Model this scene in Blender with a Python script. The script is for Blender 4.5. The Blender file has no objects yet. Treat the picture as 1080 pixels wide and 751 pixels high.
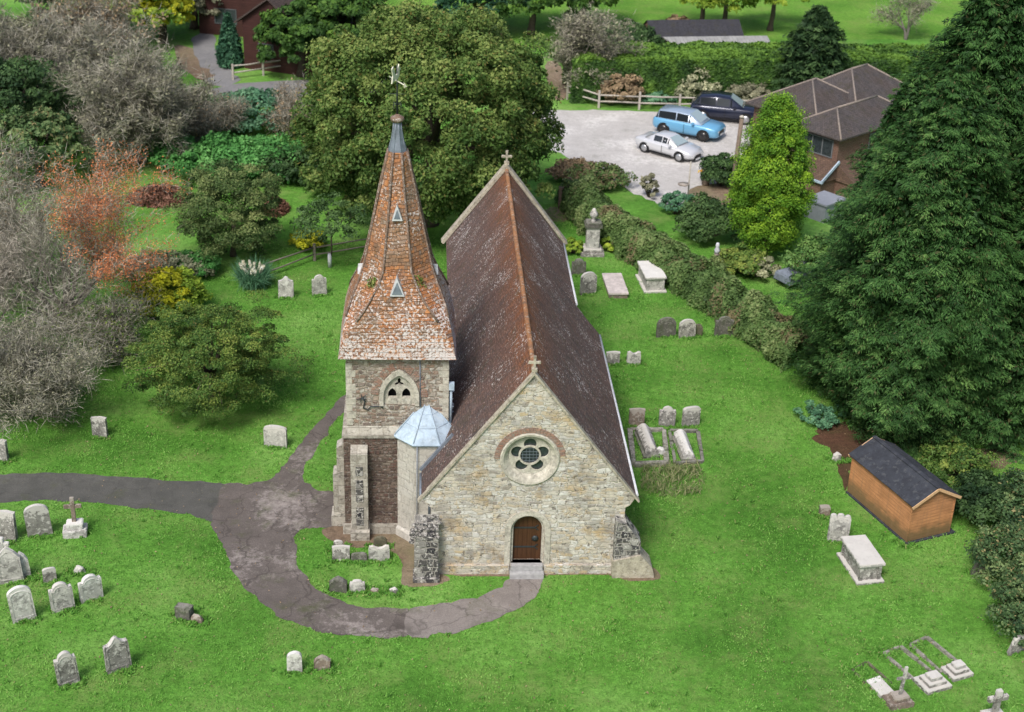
import bpy, bmesh, math, random
import numpy as np
from mathutils import Vector, Matrix, noise
from mathutils.geometry import tessellate_polygon
PI = math.pi
R = math.radians
random.seed(7)
rng = np.random.default_rng(7)
scene = bpy.context.scene
col = scene.collection

# ------------------------------------------------------------------ materials
def nmat(name):
    m = bpy.data.materials.new(name); m.use_nodes = True
    nt = m.node_tree; nt.nodes.clear()
    out = nt.nodes.new('ShaderNodeOutputMaterial')
    b = nt.nodes.new('ShaderNodeBsdfPrincipled')
    b.inputs['Specular IOR Level'].default_value = 0.25
    b.inputs['Roughness'].default_value = 0.85
    nt.links.new(b.outputs[0], out.inputs[0])
    return m, nt, b
def N(nt, typ, **kw):
    n = nt.nodes.new(typ)
    for k, v in kw.items():
        if k in n.inputs: n.inputs[k].default_value = v
        else: setattr(n, k, v)
    return n
def L(nt, a, b): nt.links.new(a, b)
def ramp(nt, fac, stops, interp='LINEAR'):
    r = nt.nodes.new('ShaderNodeValToRGB'); r.color_ramp.interpolation = interp
    e = r.color_ramp.elements
    while len(e) < len(stops): e.new(0.5)
    for i, (p, c) in enumerate(stops):
        e[i].position = p; e[i].color = (c[0], c[1], c[2], 1) if not isinstance(c, (int, float)) else (c, c, c, 1)
    if fac is not None: L(nt, fac, r.inputs[0])
    return r
def mix(nt, fac, a, b, mode='MIX'):
    m = nt.nodes.new('ShaderNodeMix'); m.data_type = 'RGBA'; m.blend_type = mode
    for s, v in ((0, fac), (6, a), (7, b)):
        if isinstance(v, (int, float)): m.inputs[s].default_value = v
        elif isinstance(v, tuple): m.inputs[s].default_value = (v[0], v[1], v[2], 1)
        else: L(nt, v, m.inputs[s])
    return m.outputs[2]
def math_(nt, op, a, b=0.0, clamp=False):
    m = nt.nodes.new('ShaderNodeMath'); m.operation = op; m.use_clamp = clamp
    for s, v in ((0, a), (1, b)):
        if isinstance(v, (int, float)): m.inputs[s].default_value = v
        else: L(nt, v, m.inputs[s])
    return m.outputs[0]
def nz(nt, vec, scale, detail=4, rough=0.55, dist=0.0):
    n = N(nt, 'ShaderNodeTexNoise', Scale=scale, Detail=detail, Roughness=rough, Distortion=dist)
    if vec is not None: L(nt, vec, n.inputs['Vector'])
    return n.outputs[0]
def coords(nt, kind='Object'):
    return nt.nodes.new('ShaderNodeTexCoord').outputs[kind]
def bump(nt, b, h, strength=0.5, dist=0.05):
    n = N(nt, 'ShaderNodeBump', Strength=strength, Distance=dist)
    L(nt, h, n.inputs['Height']); L(nt, n.outputs[0], b.inputs['Normal'])

def m_plain(name, c, rough=0.7, metal=0.0, var=0.15, scale=6.0, spec=0.25):
    m, nt, b = nmat(name)
    v = nz(nt, coords(nt), scale)
    r = ramp(nt, v, [(0.25, tuple(x*(1-var) for x in c)), (0.75, tuple(min(1, x*(1+var)) for x in c))])
    L(nt, r.outputs[0], b.inputs['Base Color'])
    b.inputs['Roughness'].default_value = rough; b.inputs['Metallic'].default_value = metal
    b.inputs['Specular IOR Level'].default_value = spec
    bump(nt, b, nz(nt, coords(nt), scale*6), 0.25, 0.01)
    return m

def m_rubble(name, cols, bw=0.42, bh=0.16, mortar=(0.36, 0.33, 0.27), stain=0.5, staincol=(0.05, 0.045, 0.04), lichen=0.0, distort=0.06, mort=0.018, irregular=True, ochre=0.0):
    """coursed rubble: every block takes its own tone from the ramp"""
    m, nt, b = nmat(name)
    uv = coords(nt, 'UV')
    nv = N(nt, 'ShaderNodeTexNoise', Scale=2.6, Detail=2)
    L(nt, uv, nv.inputs['Vector'])
    sub = N(nt, 'ShaderNodeVectorMath', operation='MULTIPLY_ADD')
    L(nt, nv.outputs['Color'], sub.inputs[0]); sub.inputs[1].default_value = (distort*3, distort*2, 0); L(nt, uv, sub.inputs[2])
    vec = sub.outputs[0]
    br = N(nt, 'ShaderNodeTexBrick', Scale=1.0)
    br.inputs['Color1'].default_value = (0, 0, 0, 1); br.inputs['Color2'].default_value = (1, 1, 1, 1)
    br.inputs['Mortar'].default_value = (0.5, 0.5, 0.5, 1)
    br.inputs['Mortar Size'].default_value = mort; br.inputs['Mortar Smooth'].default_value = 0.6
    br.inputs['Brick Width'].default_value = bw; br.inputs['Row Height'].default_value = bh
    br.offset = 0.42; br.squash = 0.7; br.squash_frequency = 3
    L(nt, vec, br.inputs['Vector'])
    b2 = N(nt, 'ShaderNodeTexBrick', Scale=1.0)
    b2.inputs['Color1'].default_value = (0, 0, 0, 1); b2.inputs['Color2'].default_value = (1, 1, 1, 1)
    b2.inputs['Mortar'].default_value = (0.5, 0.5, 0.5, 1)
    b2.inputs['Mortar Size'].default_value = mort*1.2; b2.inputs['Mortar Smooth'].default_value = 0.6
    b2.inputs['Brick Width'].default_value = bw*0.62; b2.inputs['Row Height'].default_value = bh*1.37
    b2.offset = 0.33; b2.squash = 1.3; b2.squash_frequency = 2
    L(nt, vec, b2.inputs['Vector'])
    msk = ramp(nt, nz(nt, uv, 1.1, 3, 0.6), [(0.49, 0.0), (0.53, 1.0)]).outputs[0] if irregular else 0.0
    bcol = mix(nt, msk, br.outputs['Color'], b2.outputs['Color'])
    bfac = mix(nt, msk, br.outputs['Fac'], b2.outputs['Fac'])
    n = len(cols)
    r = ramp(nt, bcol, [(i/max(1, n-1), c) for i, c in enumerate(cols)])
    g = nz(nt, uv, 9.0, 5, 0.7)
    c = mix(nt, 0.55, r.outputs[0], ramp(nt, g, [(0.3, 0.45), (0.7, 1.0)]).outputs[0], 'MULTIPLY')
    c = mix(nt, ramp(nt, bfac, [(0.2, 0.0), (0.9, 0.85)]).outputs[0], c, mortar)
    if ochre: c = mix(nt, ramp(nt, nz(nt, uv, 0.9, 4, 0.7), [(0.53, 0.0), (0.68, ochre)]).outputs[0], c, (0.52, 0.36, 0.17)); c = mix(nt, ramp(nt, nz(nt, vec, 1.3, 4, 0.7), [(0.55, 0.0), (0.66, 0.6)]).outputs[0], c, (0.70, 0.67, 0.60))
    # patches of ochre and of dark weathering
    s = nz(nt, uv, 0.8, 6, 0.7)
    c = mix(nt, math_(nt, 'MULTIPLY', ramp(nt, s, [(0.5, 0.0), (0.62, 1.0)]).outputs[0], stain*0.55), c, staincol)
    s2 = nz(nt, uv, 5.5, 5, 0.75, 0.6)
    c = mix(nt, math_(nt, 'MULTIPLY', ramp(nt, s2, [(0.56, 0.0), (0.62, 1.0)]).outputs[0], stain), c, staincol)
    if lichen:
        s3 = nz(nt, uv, 7.5, 4, 0.7)
        c = mix(nt, math_(nt, 'MULTIPLY', ramp(nt, s3, [(0.56, 0.0), (0.61, 1.0)]).outputs[0], lichen), c, (0.62, 0.60, 0.56))
    L(nt, c, b.inputs['Base Color'])
    h = math_(nt, 'SUBTRACT', math_(nt, 'MULTIPLY', nz(nt, uv, 12, 4), 0.5), bfac)
    bump(nt, b, h, 0.8, 0.04)
    b.inputs['Roughness'].default_value = 0.92
    return m

def m_tiles(name, cols, accent, acc_amt, lich, ridge_z=None, span=4.0, lichscale=4.0, bw=0.17, bh=0.115, low_z=None):
    """plain clay tiles with lichen; rows follow the slope"""
    m, nt, b = nmat(name)
    uv = coords(nt, 'UV'); ob = coords(nt)
    br = N(nt, 'ShaderNodeTexBrick', Scale=1.0)
    br.inputs['Color1'].default_value = (0, 0, 0, 1); br.inputs['Color2'].default_value = (1, 1, 1, 1)
    br.inputs['Mortar Size'].default_value = 0.008; br.inputs['Mortar Smooth'].default_value = 0.3
    br.inputs['Brick Width'].default_value = bw; br.inputs['Row Height'].default_value = bh
    wv = N(nt, 'ShaderNodeTexNoise', Scale=0.9, Detail=2); L(nt, uv, wv.inputs['Vector'])
    ad = N(nt, 'ShaderNodeVectorMath', operation='MULTIPLY_ADD'); L(nt, wv.outputs['Color'], ad.inputs[0])
    ad.inputs[1].default_value = (0.05, 0.07, 0); L(nt, uv, ad.inputs[2])
    L(nt, ad.outputs[0], br.inputs['Vector'])
    n = len(cols)
    r = ramp(nt, br.outputs['Color'], [(i/max(1, n-1), c) for i, c in enumerate(cols)])
    c = r.outputs[0]
    big = nz(nt, uv, 0.55, 5, 0.65, 0.8)
    c = mix(nt, math_(nt, 'MULTIPLY', ramp(nt, big, [(0.42, 0.0), (0.62, 1.0)]).outputs[0], acc_amt), c, accent)
    if ridge_z is not None:
        sx = N(nt, 'ShaderNodeSeparateXYZ'); L(nt, ob, sx.inputs[0])
        f = N(nt, 'ShaderNodeMapRange'); f.inputs['From Min'].default_value = ridge_z-span; f.inputs['From Max'].default_value = ridge_z
        L(nt, sx.outputs[2], f.inputs[0])
        f2 = math_(nt, 'POWER', f.outputs[0], 3.0)
        f3 = math_(nt, 'MULTIPLY', f2, math_(nt, 'ADD', ramp(nt, nz(nt, uv, 2.2, 5, 0.7), [(0.35, 0.2), (0.65, 1.0)]).outputs[0], 0.1), True)
        c = mix(nt, f3, c, (0.36, 0.125, 0.035))
    g = nz(nt, uv, 14.0, 4, 0.7)
    c = mix(nt, 0.7, c, ramp(nt, g, [(0.3, 0.4), (0.7, 1.0)]).outputs[0], 'MULTIPLY')
    c = mix(nt, math_(nt, 'MULTIPLY', br.outputs['Fac'], 0.7), c, (0.02, 0.016, 0.014))
    mp = N(nt, 'ShaderNodeMapping'); mp.inputs['Scale'].default_value = (3.2, 0.35, 1); L(nt, uv, mp.inputs[0])
    c = mix(nt, 0.55, c, ramp(nt, nz(nt, mp.outputs[0], 1.4, 5, 0.7), [(0.3, 0.45), (0.7, 1.15)]).outputs[0], 'MULTIPLY')
    # moss / soot patches
    c = mix(nt, math_(nt, 'MULTIPLY', ramp(nt, nz(nt, uv, 1.7, 5, 0.7), [(0.52, 0.0), (0.66, 1.0)]).outputs[0], 0.45), c, (0.06, 0.055, 0.028))
    # white lichen specks, gathered in areas
    l1 = nz(nt, uv, lichscale*2.2, 5, 0.72)
    l2 = nz(nt, uv, 0.5, 4, 0.6)
    thr = math_(nt, 'ADD', l1, math_(nt, 'MULTIPLY', math_(nt, 'SUBTRACT', l2, 0.5), 0.45))
    if low_z is not None:
        sx = N(nt, 'ShaderNodeSeparateXYZ'); L(nt, ob, sx.inputs[0])
        f = N(nt, 'ShaderNodeMapRange'); f.inputs['From Min'].default_value = low_z[1]; f.inputs['From Max'].default_value = low_z[0]
        L(nt, sx.outputs[2], f.inputs[0])
        thr = math_(nt, 'ADD', thr, math_(nt, 'MULTIPLY', f.outputs[0], low_z[2]))
    c = mix(nt, math_(nt, 'MULTIPLY', ramp(nt, thr, [(lich, 0.0), (lich+0.06, 1.0)]).outputs[0], 0.88), c, (0.60, 0.57, 0.55))
    L(nt, c, b.inputs['Base Color'])
    # stepped courses
    sy = N(nt, 'ShaderNodeSeparateXYZ'); L(nt, ad.outputs[0], sy.inputs[0])
    fr = math_(nt, 'FRACT', math_(nt, 'DIVIDE', sy.outputs[1], bh))
    h = math_(nt, 'SUBTRACT', math_(nt, 'SUBTRACT', math_(nt, 'MULTIPLY', nz(nt, uv, 20, 3), 0.6), fr), br.outputs['Fac'])
    bump(nt, b, h, 0.9, 0.025)
    b.inputs['Roughness'].default_value = 0.9
    return m

def m_stone(name, base, dark=(0.08, 0.075, 0.07), light=(0.62, 0.6, 0.56), da=0.6, la=0.6, scale=5.0, moss=0.0, top=0.35):
    """weathered carved stone; lichen grows most along the upper edges"""
    m, nt, b = nmat(name)
    ob = coords(nt)
    oi = nt.nodes.new('ShaderNodeObjectInfo')
    ad = N(nt, 'ShaderNodeVectorMath', operation='MULTIPLY_ADD')
    cx = N(nt, 'ShaderNodeCombineXYZ'); 
    for i in range(3): L(nt, oi.outputs['Random'], cx.inputs[i])
    L(nt, cx.outputs[0], ad.inputs[0]); ad.inputs[1].default_value = (57, 31, 83); L(nt, ob, ad.inputs[2])
    v = ad.outputs[0]
    c = ramp(nt, nz(nt, v, scale*0.6, 5, 0.7), [(0.3, tuple(x*0.7 for x in base)), (0.7, tuple(min(1, x*1.25) for x in base))]).outputs[0]
    c = mix(nt, math_(nt, 'MULTIPLY', ramp(nt, nz(nt, v, scale, 6, 0.75, 0.5), [(0.5, 0.0), (0.6, 1.0)]).outputs[0], da), c, dark)
    gz = N(nt, 'ShaderNodeSeparateXYZ'); L(nt, coords(nt, 'Generated'), gz.inputs[0])
    t = math_(nt, 'MULTIPLY', math_(nt, 'POWER', gz.outputs[2], 6.0), top)
    th = math_(nt, 'ADD', nz(nt, v, scale*1.7, 5, 0.7), t)
    c = mix(nt, math_(nt, 'MULTIPLY', ramp(nt, th, [(0.55, 0.0), (0.61, 1.0)]).outputs[0], la), c, light)
    if moss:
        c = mix(nt, math_(nt, 'MULTIPLY', ramp(nt, nz(nt, v, 3.3, 4), [(0.45, 0.0), (0.6, 1.0)]).outputs[0], moss), c, (0.05, 0.08, 0.025))
    L(nt, c, b.inputs['Base Color'])
    bump(nt, b, nz(nt, v, 22, 5, 0.7), 0.6, 0.02)
    b.inputs['Roughness'].default_value = 0.95
    return m

def m_leaf(name, dark, mid, light, trans=0.25, rough=0.6, hue=None, gain=1.55):
    """leaf colour follows the tint stored on every leaf"""
    m = bpy.data.materials.new(name); m.use_nodes = True; nt = m.node_tree; nt.nodes.clear()
    dark, mid, light = [tuple(min(0.85, x*gain) for x in q) for q in (dark, mid, light)]
    out = nt.nodes.new('ShaderNodeOutputMaterial')
    b = N(nt, 'ShaderNodeBsdfPrincipled'); b.inputs['Roughness'].default_value = rough; b.inputs['Specular IOR Level'].default_value = 0.2
    at = nt.nodes.new('ShaderNodeAttribute'); at.attribute_name = 'tint'
    s = nt.nodes.new('ShaderNodeSeparateColor'); L(nt, at.outputs['Color'], s.inputs[0])
    c = ramp(nt, s.outputs[0], [(0.0, dark), (0.5, mid), (1.0, light)]).outputs[0]
    if hue is not None:
        c = mix(nt, ramp(nt, s.outputs[1], [(hue[1], 0.0), (min(1, hue[1]+0.06), 1.0)]).outputs[0], c, hue[0])
    tr = N(nt, 'ShaderNodeBsdfTranslucent')
    L(nt, c, b.inputs['Base Color']); L(nt, c, tr.inputs[0])
    ms = nt.nodes.new('ShaderNodeMixShader'); ms.inputs[0].default_value = trans
    L(nt, b.outputs[0], ms.inputs[1]); L(nt, tr.outputs[0], ms.inputs[2]); L(nt, ms.outputs[0], out.inputs[0])
    return m

def m_grass(name, a, b_, c_, soil=0.35, dry=(0.15, 0.17, 0.045)):
    m, nt, b = nmat(name)
    ob = coords(nt)
    c = ramp(nt, nz(nt, ob, 0.16, 5, 0.6), [(0.35, a), (0.52, b_), (0.68, c_)]).outputs[0]
    c = mix(nt, 0.6, c, ramp(nt, nz(nt, ob, 3.4, 6, 0.75), [(0.32, 0.35), (0.64, 1.3)]).outputs[0], 'MULTIPLY')
    c = mix(nt, 0.5, c, ramp(nt, nz(nt, ob, 15.0, 4, 0.75), [(0.3, 0.4), (0.66, 1.3)]).outputs[0], 'MULTIPLY')
    c = mix(nt, ramp(nt, nz(nt, ob, 0.42, 6, 0.75), [(0.48, 0.0), (0.68, 0.7)]).outputs[0], c, dry)
    c = mix(nt, ramp(nt, nz(nt, ob, 1.1, 6, 0.8), [(0.63, 0.0), (0.70, soil)]).outputs[0], c, (0.10, 0.065, 0.035))
    L(nt, c, b.inputs['Base Color'])
    bump(nt, b, nz(nt, ob, 9, 8, 0.8), 0.9, 0.09)
    b.inputs['Roughness'].default_value = 0.9; b.inputs['Specular IOR Level'].default_value = 0.1
    return m

M = {}
# ------------------------------------------------------------------ mesh helpers
class MB:
    def __init__(s): s.v = []; s.f = []; s.smooth = set()
    def add(s, vs, fs, smooth=False):
        o = len(s.v); s.v += [tuple(p) for p in vs]
        for f in fs:
            if smooth: s.smooth.add(len(s.f))
            s.f.append([i+o for i in f])
        return s
    def box(s, x0, x1, y0, y1, z0, z1, rot=0.0, at=None):
        vs = [(x, y, z) for z in (z0, z1) for y in (y0, y1) for x in (x0, x1)]
        if rot or at:
            c, n = math.cos(rot), math.sin(rot); a = at or (0, 0, 0)
            vs = [(x*c-y*n+a[0], x*n+y*c+a[1], z+a[2]) for x, y, z in vs]
        return s.add(vs, [(0, 2, 3, 1), (4, 5, 7, 6), (0, 1, 5, 4), (2, 6, 7, 3), (0, 4, 6, 2), (1, 3, 7, 5)])
    def bar(s, p, q, w, h=None, up=(0, 0, 1)):
        p = Vector(p); q = Vector(q); d = (q-p).normalized(); h = h or w
        sd = d.cross(Vector(up))
        if sd.length < 1e-4: sd = d.cross(Vector((0, 1, 0)))
        sd.normalize(); u = sd.cross(d)
        vs = [e + sd*a*w/2 + u*b*h/2 for e in (p, q) for a, b in ((-1, -1), (1, -1), (1, 1), (-1, 1))]
        return s.add(vs, [(0, 1, 2, 3), (7, 6, 5, 4), (0, 4, 5, 1), (1, 5, 6, 2), (2, 6, 7, 3), (3, 7, 4, 0)])
    def tube(s, pts, rad, n=8, cap=True, smooth=True):
        pts = [Vector(p) for p in pts]
        if isinstance(rad, (int, float)): rad = [rad]*len(pts)
        rings = []; ref = Vector((0.13, 0.31, 0.94)).normalized()
        for i, p in enumerate(pts):
            d = (pts[min(i+1, len(pts)-1)]-pts[max(i-1, 0)]).normalized()
            r_ = ref if abs(d.dot(ref)) < 0.95 else Vector((1, 0, 0))
            x = d.cross(r_).normalized(); y = d.cross(x)
            rings.append([p + (x*math.cos(2*PI*k/n)+y*math.sin(2*PI*k/n))*rad[i] for k in range(n)])
        vs = [v for r_ in rings for v in r_]; fs = []
        for i in range(len(pts)-1):
            for k in range(n):
                fs.append((i*n+k, i*n+(k+1) % n, (i+1)*n+(k+1) % n, (i+1)*n+k))
        s.add(vs, fs, smooth)
        if cap:
            o = len(s.v)-len(vs)
            s.f.append([o+k for k in range(n)][::-1]); s.f.append([o+(len(pts)-1)*n+k for k in range(n)])
        return s
    def lathe(s, prof, n=24, at=(0, 0, 0), rot=0.0, smooth=True, close=True):
        vs = []; fs = []
        for r_, z in prof:
            for k in range(n):
                a = 2*PI*k/n+rot; vs.append((at[0]+r_*math.cos(a), at[1]+r_*math.sin(a), at[2]+z))
        for i in range(len(prof)-1):
            for k in range(n): fs.append((i*n+k, i*n+(k+1) % n, (i+1)*n+(k+1) % n, (i+1)*n+k))
        if close:
            fs.append(list(range(n))[::-1]); fs.append([(len(prof)-1)*n+k for k in range(n)])
        return s.add(vs, fs, smooth)
    def plate(s, outer, holes, y0, y1, frame=None):
        """outline in (x,z) with holes, extruded from y0 (front) to y1; frame maps (x,y,z)"""
        fr = frame or (lambda x, y, z: (x, y, z))
        loops = [outer]+list(holes)
        tris = tessellate_polygon([[Vector((x, z, 0)) for x, z in lp] for lp in loops])
        flat = [p for lp in loops for p in lp]; n = len(flat)
        vs = [fr(x, y0, z) for x, z in flat]+[fr(x, y1, z) for x, z in flat]
        fs = []
        for t in tris: fs.append(tuple(t)); fs.append(tuple(i+n for i in t[::-1]))
        o = 0
        for lp in loops:
            k = len(lp)
            for i in range(k): fs.append((o+i, o+(i+1) % k, n+o+(i+1) % k, n+o+i))
            o += k
        return s.add(vs, fs)
    def build(s, name, mat, parent=None, loc=(0, 0, 0), rotz=0.0, jitter=0.0, bevel=0.0, fix=True):
        me = bpy.data.meshes.new(name); me.from_pydata(s.v, [], s.f)
        if s.smooth and len(s.smooth) == len(s.f)-0: me.polygons.foreach_set('use_smooth', [True]*len(s.f))
        elif s.smooth:
            fl = [i in s.smooth for i in range(len(s.f))]; me.polygons.foreach_set('use_smooth', fl[:len(me.polygons)])
        if fix or bevel or jitter:
            bm = bmesh.new(); bm.from_mesh(me)
            if bevel:
                bmesh.ops.remove_doubles(bm, verts=bm.verts, dist=1e-5)
                bmesh.ops.bevel(bm, geom=[e for e in bm.edges if len(e.link_faces) == 2 and e.calc_face_angle(0) > 0.5], offset=bevel, segments=2, affect='EDGES', clamp_overlap=True)
            bmesh.ops.recalc_face_normals(bm, faces=bm.faces)
            if jitter:
                for v in bm.verts: v.co += noise.noise_vector(v.co*3.1)*jitter
            bm.to_mesh(me); bm.free()
        boxuv(me)
        me.materials.append(mat)
        o = bpy.data.objects.new(name, me); col.objects.link(o); o.location = loc; o.rotation_euler = (0, 0, rotz)
        if parent: o.parent = parent
        return o
def boxuv(me):
    """metric texture coordinates laid on each face along its own level line and its slope"""
    uvl = me.uv_layers.new(name='UVMap')
    n = len(me.loops); uv = np.zeros(n*2, np.float32)
    for p in me.polygons:
        nn = p.normal
        t = Vector((-nn.y, nn.x, 0))
        if t.length < 0.02: t = Vector((1, 0, 0))
        t.normalize()
        if abs(t.x) > abs(t.y):
            if t.x < 0: t = -t
        elif t.y < 0: t = -t
        b = nn.cross(t)
        if b.z < 0: b = -b
        for li in p.loop_indices:
            co = me.vertices[me.loops[li].vertex_index].co
            uv[li*2] = co.dot(t); uv[li*2+1] = co.dot(b)
    uvl.data.foreach_set('uv', uv)
def tag(o, label=None, cat=None, group=None, kind=None):
    if label: o['label'] = label
    if cat: o['category'] = cat
    if group: o['group'] = group
    if kind: o['kind'] = kind
    return o
def empty(name, loc=(0, 0, 0), rz=0.0):
    o = bpy.data.objects.new(name, None); o.empty_display_size = 0.3; col.objects.link(o)
    o.location = loc; o.rotation_euler = (0, 0, rz); return o
def arc(cx, cz, r, a0, a1, n): return [(cx+r*math.cos(R(a0+(a1-a0)*i/n)), cz+r*math.sin(R(a0+(a1-a0)*i/n))) for i in range(n+1)]

# ------------------------------------------------------------------ leaf clouds
def quads(name, P, U, W, tint, mat, parent=None, hue=None):
    """one mesh of many small leaf shaped faces: centre P, half axes U and W"""
    n = len(P)
    V = np.empty((n, 4, 3), np.float32)
    V[:, 0] = P-U; V[:, 1] = P+W*0.9-U*0.15; V[:, 2] = P+U; V[:, 3] = P-W*0.9-U*0.15
    me = bpy.data.meshes.new(name)
    me.vertices.add(n*4); me.vertices.foreach_set('co', V.ravel())
    me.loops.add(n*4); me.loops.foreach_set('vertex_index', np.arange(n*4, dtype=np.int32))
    me.polygons.add(n); me.polygons.foreach_set('loop_start', np.arange(0, n*4, 4, dtype=np.int32))
    me.polygons.foreach_set('loop_total', np.full(n, 4, np.int32))
    me.update(calc_edges=True)
    ca = me.color_attributes.new('tint', 'FLOAT_COLOR', 'POINT')
    c = np.ones((n, 4, 4), np.float32); c[:, :, 0] = np.clip(tint, 0, 1)[:, None]
    c[:, :, 1] = (rng.random(n) if hue is None else hue)[:, None]
    ca.data.foreach_set('color', c.ravel())
    me.materials.append(mat)
    o = bpy.data.objects.new(name, me); col.objects.link(o)
    if parent: o.parent = parent
    return o
def unit(v): return v/np.maximum(np.linalg.norm(v, axis=-1, keepdims=True), 1e-6)
def axes(nrm, size, asp=0.6, along=None, wob=0.5):
    """two axes of every leaf square to its (jittered) normal"""
    n = len(nrm)
    nn = unit(nrm+rng.normal(0, wob, (n, 3)))
    ref = rng.normal(0, 1, (n, 3)) if along is None else along
    u = unit(ref-np.sum(ref*nn, 1, keepdims=True)*nn)
    w = np.cross(nn, u)
    s = np.asarray(size).reshape(-1, 1)*np.ones((n, 1))
    return u*s, w*s*asp
def lump(dirs, seed, f=1.6, amp=0.22):
    out = np.empty(len(dirs))
    for i, d in enumerate(dirs): out[i] = noise.fractal(Vector((d[0]*f+seed, d[1]*f-seed*0.7, d[2]*f+seed*0.3)), 1.0, 2.0, 3)
    return 1+amp*out
def crown(name, c, r, mat, parent, nclump=160, per=160, leaf=0.13, clump=0.17, seed=1.0, low=-0.55, amp=0.3, fill=0.35, tmean=0.5, tvar=0.28, wob=0.55, flat=0.75, taper=0.0):
    """a broadleaved crown: leafy clumps of mixed size spread over and inside an uneven volume"""
    r = np.array(r, float); c = np.array(c, float)
    k = np.arange(nclump)+0.5
    z = 1-(1-low)*k/nclump; ph = k*2.39996+seed
    d = np.stack([np.sqrt(1-z*z)*np.cos(ph), np.sqrt(1-z*z)*np.sin(ph), z], 1)+rng.normal(0, 0.09, (nclump, 3)); d = unit(d)
    rad = lump(d, seed, 1.7, amp)*(0.86+rng.normal(0, 0.07, nclump))
    rad = np.where(rng.random(nclump) < fill, rad*rng.uniform(0.5, 0.9, nclump), rad)
    cc = c+d*r*rad[:, None]
    if taper:
        s_ = (1-taper*np.clip((cc[:, 2]-c[2])/r[2], -0.6, 1))[:, None]; cc[:, :2] = c[:2]+(cc[:, :2]-c[:2])*s_
    cr = clump*r.mean()*rng.uniform(0.6, 1.45, nclump)
    ct = tmean+rng.normal(0, tvar*0.55, nclump)
    idx = np.repeat(np.arange(nclump), per); n = len(idx)
    q = unit(rng.normal(0, 1, (n, 3))); q[:, 2] = np.where(q[:, 2] < -0.25, -q[:, 2], q[:, 2])
    rr = rng.uniform(0.35, 1.0, n)**0.6
    off = q*rr[:, None]*cr[idx][:, None]*np.array([1, 1, flat])
    P = cc[idx]+off
    P[:, 2] = np.maximum(P[:, 2], 0.05)
    nrm = unit(q+0.6*d[idx]+np.array([0, 0, 0.5]))
    U, W = axes(nrm, leaf*rng.uniform(0.6, 1.4, n), 0.62, wob=wob)
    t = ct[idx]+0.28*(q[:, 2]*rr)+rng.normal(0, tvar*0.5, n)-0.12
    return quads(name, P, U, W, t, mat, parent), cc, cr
def limbs(name, base, cc, mat, parent, r0, h0, n=14, seed=0):
    mb = MB(); base = Vector(base)
    top = base+Vector((0.1, 0.05, h0))
    mb.tube([base+Vector((0, 0, -0.1)), base+Vector((0, 0, 0.3)), base.lerp(top, 0.5)+Vector((0.06, -0.04, 0)), top], [r0*1.5, r0*1.1, r0*0.9, r0*0.75], 10)
    sel = list(range(len(cc))); random.Random(seed).shuffle(sel)
    for i in sel[:n]:
        t = Vector(cc[i]); m1 = top.lerp(t, 0.45)+Vector((0, 0, 0.12*(t-top).length))
        mb.tube([top-Vector((0, 0, 0.2)), m1, t], [r0*0.5, r0*0.28, r0*0.07], 6)
    return mb.build(name, mat, parent, fix=False)
def root_at(name, x, y, label, cat, group=None):
    return tag(empty(name, (x, y, 0)), label, cat, group)
def broadleaf(label, xy, h, rad, mat, name='broadleaf_tree', cat='tree', trunk=0.3, cz=None, rz=None, bark=None, group=None, ry=None, limb=14, **kw):
    t = root_at(name, xy[0], xy[1], label, cat, group)
    rz = rz or h*0.46; cz = cz or h-rz*0.95
    o, cc, cr = crown('crown', (0, 0, cz), (rad, ry or rad, rz), mat, t, **kw)
    limbs('trunk', (0, 0, 0), cc, bark or M['bark'], t, trunk, max(0.5, cz*0.75), n=limb, seed=int(xy[0]*10))
    return t
def bush(label, xy, h, rad, mat, name='shrub', cat='shrub', ry=None, group=None, rot=0.0, **kw):
    """low leafy shrub: foliage down to the ground and a few stems inside it"""
    t = root_at(name, xy[0], xy[1], label, cat, group); t.rotation_euler.z = rot
    k = dict(nclump=60, per=110, leaf=0.09, clump=0.26, low=-0.25, fill=0.3); k.update(kw)
    o, cc, cr = crown('foliage', (0, 0, h*0.36), (rad, ry or rad, h*0.6), mat, t, **k)
    mb = MB()
    for i in range(0, len(cc), max(1, len(cc)//9)):
        mb.tube([(0, 0, -0.05), tuple(Vector(cc[i])*0.5), tuple(cc[i])], [0.04, 0.025, 0.008], 5)
    mb.build('stem', M['bark'], t, fix=False)
    return t
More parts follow.
